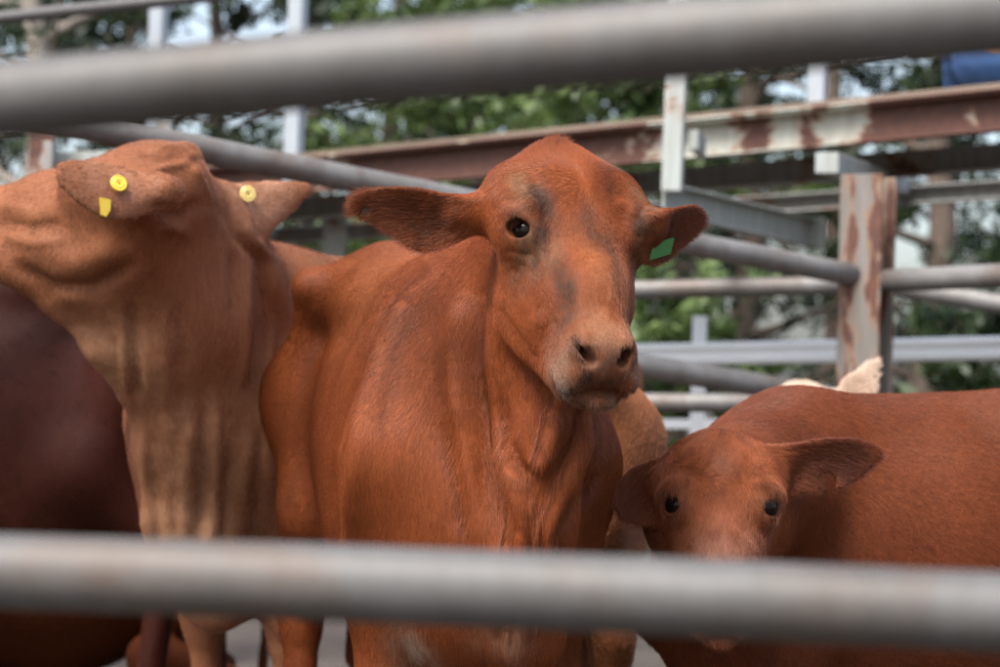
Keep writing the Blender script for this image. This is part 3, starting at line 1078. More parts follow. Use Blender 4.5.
def coat(name, v, q, col, anchors, parent, count, length=0.012, rad=0.00022, lift=0.25, seed=1, dens=None, longer=None, mat=None):
    """short hair: curves rooted on the hide, combed along the nearest anchors (place, reach, direction)"""
    r = np.random.default_rng(seed)
    vn, area = vertex_normals(v, q)
    fc = v[q].mean(1)
    w = area.copy()
    if dens is not None: w *= dens(fc)
    fn = np.cross(v[q[:, 2]] - v[q[:, 0]], v[q[:, 3]] - v[q[:, 1]])
    w *= np.where(fn[:, 1] < .2 * np.linalg.norm(fn, axis=1), 1.0, .3)      # the coat is sampled thinner on the far flank
    w /= w.sum()
    f = r.choice(len(q), count, p=w)
    a, b = r.random(count), r.random(count)
    wt = np.stack([(1 - a) * (1 - b), a * (1 - b), a * b, (1 - a) * b], 1)[..., None]
    p = (v[q[f]] * wt).sum(1)
    n = (vn[q[f]] * wt).sum(1)
    n /= np.linalg.norm(n, axis=1, keepdims=True) + 1e-9
    c = (col[q[f]] * wt).sum(1)
    d = np.zeros_like(p)
    for (ac, ar, ad) in anchors:
        g = np.exp(-(((p - np.asarray(ac)) / ar) ** 2).sum(1)) + 1e-9
        d += g[:, None] * np.asarray(ad)
    d /= np.linalg.norm(d, axis=1, keepdims=True) + 1e-9
    ps = p - .90 * d * (p * d).sum(1)[:, None]                  # stretched along the lie of the hair, so locks run with it
    for i in range(3):
        d[:, i] += 0.16 * vnoise(p, 7, 3 + i) + 0.07 * vnoise(ps, 90, 9 + i) + 0.06 * vnoise(ps, 220, 12 + i) + 0.06 * r.normal(size=count)
    d -= n * (d * n).sum(1)[:, None]
    d /= np.linalg.norm(d, axis=1, keepdims=True) + 1e-9
    L = length * (0.65 + 0.7 * r.random(count))
    lf = lift * (0.6 + 0.8 * r.random(count)) * (1 + 0.5 * vnoise(ps, 200, 21))
    if longer is not None:
        m, l2 = longer(p)
        L *= m
        lf = lf * l2
    # in hollows the hair stands up enough to follow the skin instead of diving under it
    sm = np.zeros_like(v); nn = np.zeros(len(v)); el = np.zeros(len(v))
    for i0, i1 in ((0, 1), (1, 2), (2, 3), (3, 0)):
        e = v[q[:, i1]] - v[q[:, i0]]
        e2 = (e ** 2).sum(1)
        np.add.at(sm, q[:, i0], e); np.add.at(sm, q[:, i1], -e)
        for ii in (q[:, i0], q[:, i1]):
            np.add.at(nn, ii, 1); np.add.at(el, ii, e2)
    hc = 4 * (sm * vn).sum(1) / np.maximum(el, 1e-12)
    for _ in range(3):
        s2 = np.zeros(len(v)); n2 = np.zeros(len(v))
        for i0, i1 in ((0, 1), (1, 2), (2, 3), (3, 0)):
            np.add.at(s2, q[:, i0], hc[q[:, i1]]); np.add.at(s2, q[:, i1], hc[q[:, i0]]); np.add.at(n2, q[:, i0], 1); np.add.at(n2, q[:, i1], 1)
        hc = .4 * hc + .6 * s2 / np.maximum(n2, 1)
    kh = (hc[q[f]] * wt[..., 0]).sum(1)
    lf = lf + np.clip(kh * L * .9, 0, .8)
    K = 4
    pts = np.zeros((count, K, 3), np.float32)
    for j in range(K):
        t = j / (K - 1)
        pts[:, j] = p - n * 0.0008 + (d * t + n * (lf * (t - 0.45 * t * t))[:, None]) * L[:, None]
    cu = bpy.data.hair_curves.new(name)
    cu.add_curves([K] * count)
    cu.attributes['position'].data.foreach_set('vector', pts.ravel()) if 'position' in cu.attributes else None
    ra = cu.attributes.get('radius') or cu.attributes.new('radius', 'FLOAT', 'POINT')
    rr = np.tile(np.array([1, .9, .6, .15], np.float32) * rad, count) * np.repeat(0.7 + 0.6 * r.random(count), K)
    ra.data.foreach_set('value', rr.astype(np.float32))
    clump = 1 + 0.14 * vnoise(ps, 280, 31) + 0.12 * vnoise(ps, 90, 32) + 0.10 * vnoise(ps, 35, 34) + 0.12 * vnoise(p, 6, 33)
    cc = c * (np.clip(clump, .6, 1.4) * (0.84 + 0.32 * r.random(count)))[:, None]
    at = cu.attributes.new('tint', 'FLOAT_COLOR', 'CURVE')
    at.data.foreach_set('color', np.concatenate([cc, np.ones((count, 1))], 1).astype(np.float32).ravel())
    cu.materials.append(mat or M['fur'])
    o = bpy.data.objects.new(name, cu)
    link(o, parent)
    o.location = -Vector(parent.location)
    return o


def paint(v, base, blobs, noise_amt=0.10, seed=0):
    """coat colour at each vertex: base plus soft-edged patches (place, reach, colour, strength)"""
    col = np.tile(np.asarray(base, float), (len(v), 1))
    col *= (1 + noise_amt * vnoise(v, 5, seed + 1) + 0.5 * noise_amt * vnoise(v, 17, seed + 2))[:, None]
    for (c, r, cl, st) in blobs:
        if callable(c):
            g = c(v)
        else:
            dd = ((v - np.asarray(c)) / r)
            g = np.exp(-(dd ** 2).sum(1))
        g = np.clip(g * (1 + 0.7 * vnoise(v, 45, seed + 5) + 0.4 * vnoise(v, 110, seed + 6)), 0, 1) * st
        col = col * (1 - g[:, None]) + np.asarray(cl) * g[:, None]
    return np.clip(col, 0.002, 1)


def leg_colours(B, base):
    k = B.sc
    def hoof(v):
        return np.clip((0.075 * k - v[:, 2]) / 0.01, 0, 1) * (B.C[2] > -.01)
    return [(hoof, 1, (0.03, 0.025, 0.02), 1.0)]


# ---- the heifer that looks into the lens
RED = V(0.212, 0.0535, 0.0150)
DARK_FACE = V(0.050, 0.024, 0.014)


def main_cow():
    B = Body((-0.142, 4.95, 0), R(12.3), 1.0)
    H = Head(P(570, 140, 4.10), R(17.5), R(32), 0.0, 1.02, es=.93)
    F = Field((-0.75, 3.65, -0.01), (0.55, 5.95, 1.55), (-0.33, 3.68, 0.66), (0.42, 4.38, 1.53), 0.011, 0.0036)
    body_prims(F, B, .84, (0.02, -0.03, 0.04, -0.05), .240)
    neck_prims(F, B, H, .90)
    head_prims(F, H)
    px = 4.0 / FPX
    # ears
    d = 4.10
    b0 = P(482, 212, d)
    U = unit(P(348, 206, d + .03) - b0)
    N = unit(V(0.05, -0.9, -0.35)); N = unit(N - (N @ U) * U); W = np.cross(N, U)
    if W[2] < 0: W = -W
    F.ear(b0, U, W, N, 136 * px, [(0, 14 * px, -18 * px), (.12, 16 * px, -28 * px), (.3, 22 * px, -40 * px), (.45, 25 * px, -45 * px), (.6, 25 * px, -36 * px),
          (.8, 22 * px, -19 * px), (.90, 18 * px, -13 * px), (.96, 14 * px, -10 * px), (1, 7 * px, -5 * px)], .022, .0075, .02, notch=[(.885, -4 * px, 5.0 * px), (.85, -2 * px, 3.6 * px), (.91, -8 * px, 3.0 * px)])
    U0, W0 = U, W
    F.cone(H(.09, -.085, -.085), b0 + U * .035, .034, .026, .03)
    d = 4.06
    b1 = P(640, 228, d)
    U = unit(V(.62, .74, .14))
    N = unit(V(0.65, -0.65, -0.35)); N = unit(N - (N @ U) * U); W = np.cross(N, U)
    if W[2] < 0: W = -W
    F.ear(b1, U, W, N, .19, [(0, .03, -.05), (.2, .036, -.066), (.45, .038, -.062), (.7, .036, -.045), (.88, .028, -.03), (1, .012, -.012)], .022, .0075, .02)
    F.cone(H(.09, .085, -.085), b1 + U * .03, .034, .028, .03)
    # dewlap folds and hanging skin below the throat
    Q = lambda x, y, dd: P(x, y, dd)
    F.chain([Q(562, 400, 4.16), Q(548, 450, 4.18), Q(536, 520, 4.2), Q(530, 640, 4.26)], [.05, .05, .05, .06], .08)
    v, q = F.mesh(2)
    v = folds(v, q, [
        ([(561, 398), (556, 430), (546, 458), (534, 470)], 10.4, 0.0216), ([(566, 402), (564, 425), (556, 450)], 3.9, -0.0058), ([(586, 400), (573, 440), (552, 474)], 6.5, -0.0144),
        ([(500, 395), (505, 440), (518, 464), (536, 478)], 7.8, -0.0158), ([(497, 420), (508, 468), (520, 510), (524, 600), (524, 660)], 10.4, 0.0173),
        ([(592, 405), (582, 450), (560, 494), (547, 530), (541, 640)], 7.8, 0.0158), ([(602, 470), (577, 497), (560, 532), (553, 600)], 7.8, -0.0158),
        ([(486, 440), (500, 490), (512, 530), (508, 570), (506, 640)], 6.5, -0.0144), ([(536, 520), (534, 640)], 6.5, -0.0072),
        ([(468, 370), (478, 430), (490, 490), (498, 560)], 9.1, -0.0158), ([(455, 350), (466, 430), (478, 500), (482, 560)], 10.4, 0.0086), ([(440, 420), (452, 480), (462, 540)], 10.4, -0.0086), ([(575, 470), (566, 510)], 5.2, 0.0058),
        ([(478, 248), (471, 300), (471, 360), (478, 430), (490, 500), (498, 560)], 10, -.030), ([(458, 290), (456, 360), (462, 430)], 10, .010), ([(488, 300), (510, 330), (540, 372)], 7, -.008),
        ([(450, 268), (405, 300), (382, 345), (362, 420), (348, 500), (346, 560)], 13, .020), ([(428, 264), (384, 296), (354, 345), (334, 420), (326, 500), (330, 560)], 16, -.030),
        ([(492, 205), (505, 194), (522, 196), (536, 210)], 8, .006), ([(612, 206), (628, 202), (640, 214)], 8, .005), ([(540, 200), (546, 225), (540, 250)], 8, -.005), ([(532, 228), (540, 262), (552, 300), (566, 332)], 6, .004), ([(512, 262), (522, 290), (540, 322)], 11, -.009), ([(632, 262), (630, 290), (628, 320)], 6, .002), ([(575, 190), (582, 230), (588, 262)], 16, -.003), ([(496, 216), (506, 208), (520, 210), (532, 222)], 5, .003), ([(502, 248), (516, 252), (530, 256), (542, 266)], 3, -.003), ([(506, 258), (522, 266), (534, 278)], 3, -.002), ([(548, 340), (545, 362), (548, 388)], 4, .004), ([(556, 338), (554, 360), (560, 384)], 4, -.003), ([(622, 320), (634, 336), (640, 350)], 4, .002),
    ], 3.7, 5.2)
    def sp(a, sd, n, ra, rs, cl, st, rn=.06):
        """patch on the face, longer one way than the other"""
        c = H(a, sd, n)
        def g(v):
            d = v - c
            return np.exp(-((d @ H.A) / ra) ** 2 - ((d @ H.S) / rs) ** 2 - ((d @ H.N) / rn) ** 2)
        return (g, 1, cl, st)
    def mp(f, sd, u, rf, rs, ru, cl, st):
        e1, e3 = H.vec(.75, 0, .66), H.vec(-.66, 0, .75)
        c = H(.394, sd * 1.1, -.066) + H.sc * (e1 * f + e3 * u)
        def g(v):
            d = v - c
            return np.exp(-((d @ e1) / rf) ** 2 - ((d @ H.S) / rs) ** 2 - ((d @ e3) / ru) ** 2)
        return (g, 1, cl, st)
    BUFF = V(.27, .135, .070)
    col = paint(v, RED, [
        sp(.32, .015, 0, .12, .045, V(.31, .105, .040), .75), sp(.40, 0, 0, .05, .07, V(.27, .125, .066), .8), sp(.43, -.07, -.07, .05, .035, V(.215, .115, .070), .85), sp(.43, .07, -.07, .05, .03, V(.20, .105, .062), .8),
        mp(.046, 0, .008, .03, .034, .026, V(.165, .085, .058), .95), mp(.046, .030, -.022, .03, .016, .016, DARK_FACE, .95), mp(.046, -.030, -.022, .03, .020, .016, DARK_FACE, .95), mp(.046, 0, -.030, .03, .022, .012, DARK_FACE, .7), mp(.046, .006, .0, .03, .008, .03, DARK_FACE, .5),
        mp(.04, -.044, .022, .03, .010, .02, DARK_FACE, .8), mp(.04, .046, .022, .03, .010, .02, DARK_FACE, .8), mp(.03, -.056, -.044, .03, .018, .014, V(.12, .095, .075), .9), mp(.02, 0, -.066, .05, .06, .016, V(.15, .085, .055), .9),
        sp(.105, -.095, -.03, .045, .022, BUFF, .95), sp(.12, -.070, -.01, .030, .016, V(.10, .06, .045), .85), sp(.150, -.058, -.01, .040, .014, DARK_FACE, 0.83), sp(.18, -.066, -.02, .018, .012, DARK_FACE, 0.78),
        sp(.205, -.098, -.05, .035, .016, BUFF, .8), sp(.215, -.078, -.03, .040, .010, DARK_FACE, 0.78), sp(.225, -.100, -.06, .03, .008, DARK_FACE, 0.69), sp(.225, -.060, -.02, .03, .012, BUFF, .6),
        sp(.265, -.055, -.02, .035, .012, DARK_FACE, 0.83), sp(.305, -.050, -.02, .040, .013, DARK_FACE, 0.88), sp(.34, -.056, -.03, .03, .012, DARK_FACE, 0.59),
        sp(.165, .0, 0, .035, .018, DARK_FACE, 0.49), sp(.20, .018, 0, .030, .022, DARK_FACE, 0.59), sp(.235, .040, 0, .045, .012, DARK_FACE, 0.59), sp(.10, .05, 0, .03, .02, DARK_FACE, 0.34), sp(.29, .035, 0, .04, .010, DARK_FACE, 0.44),
        sp(.115, .108, -.03, .04, .018, BUFF, .9), sp(.155, .098, -.03, .045, .014, DARK_FACE, 0.78), sp(.215, .098, -.05, .05, .014, DARK_FACE, 0.72), sp(.24, .104, -.07, .03, .010, BUFF, .8), sp(.36, .05, -.02, .03, .012, DARK_FACE, 0.49),
        (H(EYE[0], -EYE[1], EYE[2]) + eye_dir(H, -1) * .026, .026, DARK_FACE, .95), (H(EYE[0], EYE[1], EYE[2]) + eye_dir(H, 1) * .026, .026, DARK_FACE, .95),
        (P(440, 350, 4.45), .13, RED * .62, .6), (P(415, 440, 4.45), .12, RED * .70, .5), (P(490, 380, 4.2), .08, RED * .75, .5), (P(310, 420, 5.2), .16, RED * .75, .4), (P(385, 268, 5.1), .20, V(.33, .115, .045), .6), (P(400, 305, 4.6), .07, V(.32, .105, .04), .5), (P(590, 500, 4.3), .08, RED * .7, .5),  # darker hair on shoulder and neck; paler back is a highlight put into the colour
        (P(418, 650, 4.35), .05, V(.42, .30, .22), .8), (P(505, 655, 4.15), .05, V(.42, .28, .20), .7), (P(470, 640, 4.2), .04, V(.30, .14, .08), .5),
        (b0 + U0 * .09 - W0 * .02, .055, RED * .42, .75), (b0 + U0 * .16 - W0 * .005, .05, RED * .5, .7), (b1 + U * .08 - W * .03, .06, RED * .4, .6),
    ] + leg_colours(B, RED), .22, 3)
    root = empty('cow', B.C)
    tag(root, 'red heifer facing the camera with ears spread and a green tag, centre of the pen', 'cow', 'cattle in the pen')
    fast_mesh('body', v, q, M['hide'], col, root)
    add_eyes(H, root)
    # green tag hanging inside the ear
    c = b1 + U * .05 - W * .035 + N * .018
    tw, thh = .024, .017
    ring = [c + U * x * tw * 1.25 + W * y * thh - N * 0.0 for x, y in ((-1, -1.1), (1, -.7), (1, 1), (-1, .6))]
    vs = [p + N * .003 for p in ring] + [p - N * .001 for p in ring]
    mesh_obj('ear_tag', vs, [(0, 1, 2, 3), (7, 6, 5, 4), (0, 4, 5, 1), (1, 5, 6, 2), (2, 6, 7, 3), (3, 7, 4, 0)], M['tag_green'], root)
    down = V(0, 0, -1)
    anchors = [(B(.3, 0, 1.0), .45, unit(-B.f * .5 + down)), (B(-.4, 0, 1.0), .5, unit(-B.f * .8 + down * .7)), (B(.75, 0, .6), .3, down),
               (H(.3, 0, 0), .16, H.vec(1, 0, 0)), (H(.02, 0, 0), .08, H.vec(-1, 0, .2)), (H(.10, -.05, 0), .05, H.vec(.1, -1, 0)), (H(.10, .06, 0), .05, H.vec(.1, 1, 0)), (H(.12, -.12, -.1), .06, H.vec(.6, -.6, -.4)), (H(.12, .12, -.1), .06, H.vec(.6, .6, -.4)),
               (b0 + unit(P(348, 206, d) - b0) * .12, .09, unit(P(348, 206, d) - b0)), (b1 + U * .12, .08, U), (H(.25, 0, -.3), .15, down), (H(.25, -.1, -.15), .08, unit(down + V(-.3, 0, 0)))]
    tip0, tip1 = P(350, 206, 4.13), b1 + U * .19

    def dens(c):
        nose = np.clip(1.8 * np.exp(-(((c - H(.430, 0, -.045)) / .042) ** 2).sum(1)), 0, 1)
        hd = np.exp(-(((c - H(.2, 0, -.1)) / .3) ** 2).sum(1))
        eye = 0
        for sg in (-1, 1):
            eye = eye + (((c - (H(EYE[0], EYE[1] * sg, EYE[2]) + eye_dir(H, sg) * .024)) ** 2).sum(1) < .0255 ** 2)
        return (1 + 2.5 * hd) * (1 - .985 * nose) * (1 - np.clip(eye, 0, 1)) * np.clip((c[:, 2] - .1) * 5, 0, 1)

    def longer(p):
        e0 = np.exp(-(((p - tip0) / .05) ** 2).sum(1)); e1 = np.exp(-(((p - tip1) / .06) ** 2).sum(1))
        po = np.exp(-(((p - H(.0, -.02, -.05)) / .05) ** 2).sum(1))
        face = np.exp(-(((p - H(.32, 0, -.05)) / .13) ** 2).sum(1))
        hd = np.exp(-(((p - H(.22, 0, -.05)) / .26) ** 4).sum(1))
        return 1 - .45 * hd * (1 - po) + .1 * e0 + .2 * e1 + .5 * po - .15 * face, 1 + .5 * hd + 2.8 * e0 + 2.2 * e1 + 2.0 * po
    coat('fur', v, q, col, anchors, root, 820000, .019, .00017, .14, 5, dens, longer)
    lash = H(EYE[0], -EYE[1], EYE[2]) + eye_dir(H, -1) * .026 - H.A * .016
    coat('eyelash', v, q, col * .35, [(lash, 1.0, unit(eye_dir(H, -1) + H.A * .5))], root, 140, .016, .00022, 1.1, 9, lambda c: (((c - lash) ** 2).sum(1) < .011 ** 2) + 0.0)
    coat('poll_tuft', v, q, col, [(H(0, 0, 0), 1.0, H.vec(-1, .25, .35))], root, 900, .030, .00015, .45, 6, lambda c: (((c - H(.0, -.018, -.045)) ** 2).sum(1) < .034 ** 2) + 0.0)
    coat('ear_fringe', v, q, col, [(b0, 1.0, unit(U0 + V(0, 0, .3)))], root, 700, .016, .00013, .8, 8, lambda c: (((c - tip0) ** 2).sum(1) < .055 ** 2) + 0.0)
    return root


def box_of(pts, m):
    pts = np.array(pts)
    return pts.min(0) - m, pts.max(0) + m


def cow(B, H, base, label, name='cow', ears=(), extra=None, blobs=(), fat=1.0, legs=(0, 0, 0, 0), dewlap=1.0, thick=1.0, hair=120000, h=.014, hf=.006,
        hair_len=.013, hair_rad=.0003, fold=None, tags=None, seed=1, detail=True, flow=(), hook=.255, neck=True):
    pts = [B(x, y, z) for x in (-.95, .72) for y in (-.3, .3) for z in (0, 1.36)] + [H(-.02, 0, .02), H(.48, 0, -.1), H(.2, 0, -.26)]
    hp = [H(.46, .1, .04), H(.46, -.1, .04), H(.3, 0, .05), H(-.03, -.16, .04), H(-.03, .16, .04), H(.49, .1, -.15), H(.49, -.1, -.15), H(.2, 0, -.26), H(.1, 0, -.2)]
    for e in ears:
        t = e['base'] + e['U'] * e['L']
        pts.append(t); hp.append(t + .03); hp.append(t - .06)
    lo, hi = box_of(pts, .04)
    flo, fhi = box_of(hp, .015)
    lo = np.minimum(lo, flo); hi = np.maximum(hi, fhi); lo[2] = -.02
    F = Field(lo, hi, flo, fhi, h, hf)
    body_prims(F, B, fat, legs, hook)
    if neck: neck_prims(F, B, H, thick, dewlap)
    head_prims(F, H, detail)
    for e in ears:
        F.ear(e['base'], e['U'], e['W'], e['N'], e['L'], e['wid'], e.get('cup', .02), e.get('th', .009), .02, notch=e.get('notch'))
        s = 1 if (e['base'] - H.O) @ H.S > 0 else -1
        F.cone(H(.09, .09 * s, -.085), e['base'] + e['U'] * .035, .034 * H.sc, .026 * H.sc, .03)
    if extra: extra(F)
    v, q = F.mesh(2)
    if fold: v = folds(v, q, *fold)
    blobs = list(blobs) + [(H(EYE[0], EYE[1] * sg, EYE[2]) + eye_dir(H, sg) * .026 * H.sc * H.es, .029 * H.sc * H.es, DARK_FACE * .7, .97) for sg in (-1, 1)]
    col = paint(v, base, list(blobs) + leg_colours(B, base), .12, seed)
    root = empty(name, B.C)
    tag(root, label, 'cow', 'cattle in the pen')
    fast_mesh('body', v, q, M['hide'], col, root)
    add_eyes(H, root)
    if tags: tags(root)
    down = V(0, 0, -1)
    anchors = [(B(.3, 0, 1.0), .45, unit(-B.f * .6 + down)), (B(-.4, 0, 1.0), .5, unit(-B.f * .8 + down * .6)), (B(.75, 0, .6), .3, down),
               (H(.3, 0, 0), .16, H.vec(1, 0, 0)), (H(.02, 0, 0), .09, H.vec(-1, 0, .2))] + list(flow)
    for e in ears:
        anchors.append((e['base'] + e['U'] * e['L'] * .6, .09, e['U']))
    if hair:
        def dens(c):
            eye = 0
            for sg in (-1, 1):
                eye = eye + (((c - (H(EYE[0], EYE[1] * sg, EYE[2]) + eye_dir(H, sg) * .024 * H.sc)) ** 2).sum(1) < (.026 * H.sc) ** 2)
            return 1.0 - np.clip(eye, 0, 1)
        coat('fur', v, q, col, anchors, root, hair, hair_len, hair_rad, .24, seed + 40, dens, mat=M['fur_dark'] if base[0] < .05 else None)
    return root


def leaf(b, tip, hollow, wid, L=None, **kw):
    """an ear: place of its root, its tip, the way its hollow faces, edges as (t, upper, lower) in metres"""
    U = unit(tip - b)
    N = unit(hollow); N = unit(N - (N @ U) * U)
    W = np.cross(N, U)
    if W[2] < 0: W = -W
    d = dict(base=b, U=U, N=N, W=W, L=L or float(np.linalg.norm(tip - b)), wid=wid)
    d.update(kw)
    return d


def button(c, n, r, mat, parent, name='ear_tag', dot=True):
    """round plastic ear button with a raised rim and a dark pin in the middle"""
    n = unit(n); u = unit(np.cross(n, V(0, 0, 1))); w = np.cross(n, u)
    vs, fs = [], []
    prof = [(0, .0025), (.35, .0025), (.40, .0040), (.62, .0040), (.70, .0028), (.92, .0036), (1.0, .0022), (1.0, -.001)]
    S = 24
    for (rr, hh) in prof[1:]:
        for i in range(S):
            a = 2 * math.pi * i / S
            vs.append(c + (u * math.cos(a) + w * math.sin(a)) * r * rr + n * hh)
    for j in range(len(prof) - 2):
        for i in range(S):
            fs.append((j * S + i, j * S + (i + 1) % S, (j + 1) * S + (i + 1) % S, (j + 1) * S + i))
    fs.append(tuple(range(S)))
    o = mesh_obj(name, vs, fs, mat, parent)
    if dot:
        vs = [c + (u * math.cos(a) + w * math.sin(a)) * r * .10 + n * hh for hh in (.002, .0048) for a in [2 * math.pi * i / 8 for i in range(8)]]
        p = mesh_obj('pin', vs, [tuple(range(8, 16))] + [(i, (i + 1) % 8, 8 + (i + 1) % 8, 8 + i) for i in range(8)], M['tag_dark'], o)
        p.location = (0, 0, 0)
    return o


TAN = V(0.265, 0.102, 0.048)
CREAM = V(0.50, 0.38, 0.29)
MAROON = V(0.044, 0.0105, 0.0065)
CALF = V(0.270, 0.098, 0.038)
WEANER = V(0.165, 0.042, 0.014)


def tan_cow():
    B = Body((-.30, 6.24, 0), R(-40), 1.05)
    H = Head(P(178, 148, 5.30), R(-106), R(79), R(0), 1.20)
    m = 5.6 / FPX
    e = 5.0 / FPX
    near = leaf(P(180, 192, 5.06), P(56, 173, 4.92), V(-.25, .9, -.28), [(0, 15 * e, -16 * e), (.15, 15 * e, -22 * e), (.3, 17 * e, -32 * e), (.45, 20 * e, -40 * e), (.6, 21 * e, -41 * e), (.7, 21 * e, -37 * e), (.82, 20 * e, -29 * e), (.91, 17 * e, -21 * e), (.97, 13 * e, -14 * e), (1, 9 * e, -9 * e)], cup=.012)
    far = leaf(P(206, 200, 5.50), P(312, 191, 5.62), V(.2, .9, .1), [(0, 18 * m, -22 * m), (.2, 16 * m, -38 * m), (.4, 15 * m, -38 * m), (.55, 15 * m, -38 * m), (.7, 14 * m, -28 * m), (.82, 13 * m, -19 * m), (.92, 11 * m, -9 * m), (.97, 9 * m, -5 * m), (1, 5 * m, -3 * m)], cup=.010)

    def extra(F):
        Q = P
        # neck: deep, upright, then the throat skin that hangs from the jaw
        F.chain([Q(160, 190, 5.33), Q(180, 250, 5.5), Q(225, 330, 5.8)], [.095, .125, .17], .08)
        F.cone(B(.38, 0, 1.12), Q(215, 270, 5.65), .15, .12, .10)
        F.cone(B(.52, 0, .92), Q(215, 420, 5.7), .22, .18, .10)
        F.chain([Q(130, 255, 5.32), Q(180, 330, 5.5), Q(215, 430, 5.7)], [.10, .14, .18], .09)
        F.chain([Q(90, 285, 5.32), Q(146, 350, 5.4), Q(185, 430, 5.52), Q(195, 540, 5.62), Q(215, 600, 5.68)], [.05, .055, .07, .08, .08], .08)
        F.chain([Q(-40, 250, 5.34), Q(22, 268, 5.34), Q(60, 300, 5.34), Q(100, 345, 5.36), Q(128, 388, 5.42)], [.03, .025, .025, .025, .018], .06, flat=(V(0, 1, 0), .6))
        F.chain([Q(138, 398, 5.45), Q(150, 450, 5.5), Q(160, 520, 5.55), Q(170, 570, 5.6)], [.018, .024, .026, .03], .06)
        F.chain([Q(186, 156, 5.38), Q(194, 192, 5.46), Q(216, 240, 5.66), Q(250, 268, 5.9)], [.026, .03, .04, .05], .05)
    fold = ([
        ([(225, 200), (238, 236), (262, 262), (272, 330)], 5, -.020), ([(236, 195), (252, 240), (276, 262), (284, 320)], 5, .014), ([(256, 262), (258, 330), (252, 380)], 4, -.016),
        ([(246, 258), (246, 330), (240, 390)], 5, .013), ([(270, 266), (272, 330), (264, 400)], 4, .010), ([(232, 250), (234, 320)], 4, -.010), ([(132, 300), (134, 360), (137, 402)], 6, -.020), ([(122, 320), (126, 370), (130, 396)], 5, .010),
        ([(150, 440), (152, 480), (158, 540), (160, 600)], 5.0, -0.0099), ([(142, 420), (146, 470), (150, 530)], 6.0, 0.0077), ([(168, 470), (170, 560)], 5.0, 0.0066),
        ([(190, 420), (186, 480), (180, 560)], 8.0, 0.0110), ([(206, 400), (204, 480), (196, 560)], 6.0, -0.0121), ([(218, 380), (216, 460), (210, 560)], 6.0, 0.0077), ([(232, 430), (226, 520), (222, 590)], 5.0, -0.0088), ([(246, 440), (242, 540)], 6.0, 0.0066), ([(262, 420), (258, 520)], 5.0, -0.0077),
        ([(160, 300), (166, 380), (172, 450)], 9, .008), ([(180, 300), (186, 370)], 7, -.008),
        ([(10, 262), (50, 288), (95, 288), (135, 262)], 9, -.022), ([(30, 240), (75, 262), (120, 250)], 14, .012), ([(0, 222), (30, 228), (60, 224)], 5, -.010), ([(0, 236), (35, 244), (70, 238)], 5, .008), ([(0, 205), (30, 210)], 5, .006),
        ([(138, 152), (165, 160), (205, 158)], 4, -.012), ([(145, 175), (175, 165), (205, 150)], 4, .012), ([(150, 150), (175, 146), (200, 146)], 4, .008), ([(192, 166), (205, 183), (216, 205)], 3, .014), ([(200, 172), (212, 195), (226, 222)], 3, -.010), ([(150, 208), (180, 215), (205, 200)], 7, -.014), ([(160, 225), (190, 232)], 6, .008),
        ([(240, 620), (255, 640), (250, 660)], 4, -.016), ([(262, 615), (270, 640), (285, 650)], 4, -.014), ([(250, 618), (262, 640), (268, 655)], 4, .014)], 4.7, 6.4)
    def tags(root):
        n = V(-.1, -1, .05)
        button(near['base'] + near['U'] * .150 - near['W'] * .012 - near['N'] * .024, -near['N'], .018, M['tag_yellow'], root)
        button(far['base'] + far['U'] * .095 + far['W'] * .006 - far['N'] * .026, -far['N'], .019, M['tag_cream'], root, dot=True)
        # flag of the yellow tag that hangs below the ear edge
        c = near['base'] + near['U'] * .178 - near['W'] * .064 - near['N'] * .012
        u, w, nn = near['U'], near['W'], near['N']
        ring = [c + u * a + w * b for a, b in ((-.014, .016), (.010, .018), (.007, -.020), (-.003, -.024), (-.013, -.008))]
        vs = [p - nn * .004 for p in ring] + [p + nn * .002 for p in ring]
        mesh_obj('ear_tag', vs, [(0, 1, 2, 3, 4), (9, 8, 7, 6, 5)] + [(i, 5 + i, 5 + (i + 1) % 5, (i + 1) % 5) for i in range(5)], M['tag_flag'], root)
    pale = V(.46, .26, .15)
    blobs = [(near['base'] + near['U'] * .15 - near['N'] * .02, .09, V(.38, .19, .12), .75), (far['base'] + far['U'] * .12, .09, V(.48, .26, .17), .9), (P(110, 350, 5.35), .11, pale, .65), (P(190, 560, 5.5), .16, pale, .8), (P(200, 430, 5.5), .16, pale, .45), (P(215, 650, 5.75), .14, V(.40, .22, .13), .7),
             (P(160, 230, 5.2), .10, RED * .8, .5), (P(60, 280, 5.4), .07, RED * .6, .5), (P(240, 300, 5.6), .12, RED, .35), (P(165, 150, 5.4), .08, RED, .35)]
    down = V(0, 0, -1)
    cow(B, H, TAN, neck=False, label='tan cow with a yellow button tag, neck stretched to the left over its neighbour', ears=(near, far), extra=extra, blobs=blobs, legs=(.02, -.04, 0, 0),
        hair=200000, h=.013, hf=.006, fold=fold, tags=tags, seed=11, hair_len=.012, flow=[(P(150, 400, 5.4), .3, unit(down + V(.1, 0, 0))), (P(60, 230, 5.4), .12, V(-1, .2, -.3))])


def dark_cow():
    B = Body((-1.66, 6.95, 0), R(-94), 1.06)
    H = Head(B(.95, .05, 1.30), R(-95), R(40), 0, 1.15)
    ears = [leaf(H(.10, .10 * s, -.09), H(.12, .30 * s, -.13), -H.A * .5 + H.N, [(0, .03, -.03), (.3, .045, -.06), (.6, .04, -.06), (.9, .02, -.02), (1, .005, -.005)]) for s in (-1, 1)]
    cow(B, H, MAROON, 'dark maroon cow behind the tan neck', ears=ears, extra=lambda F: F.ell(B(-.15, 0, .74), (.62, .30, .40), (B.f, B.l, B.z), .1), fat=1.15, legs=(0, .05, .0, -.12), hair=220000, h=.015, hf=.012, seed=21, hair_rad=.0003,
        blobs=[(B(-.2, 0, .50), .30, V(.10, .035, .018), .6)])


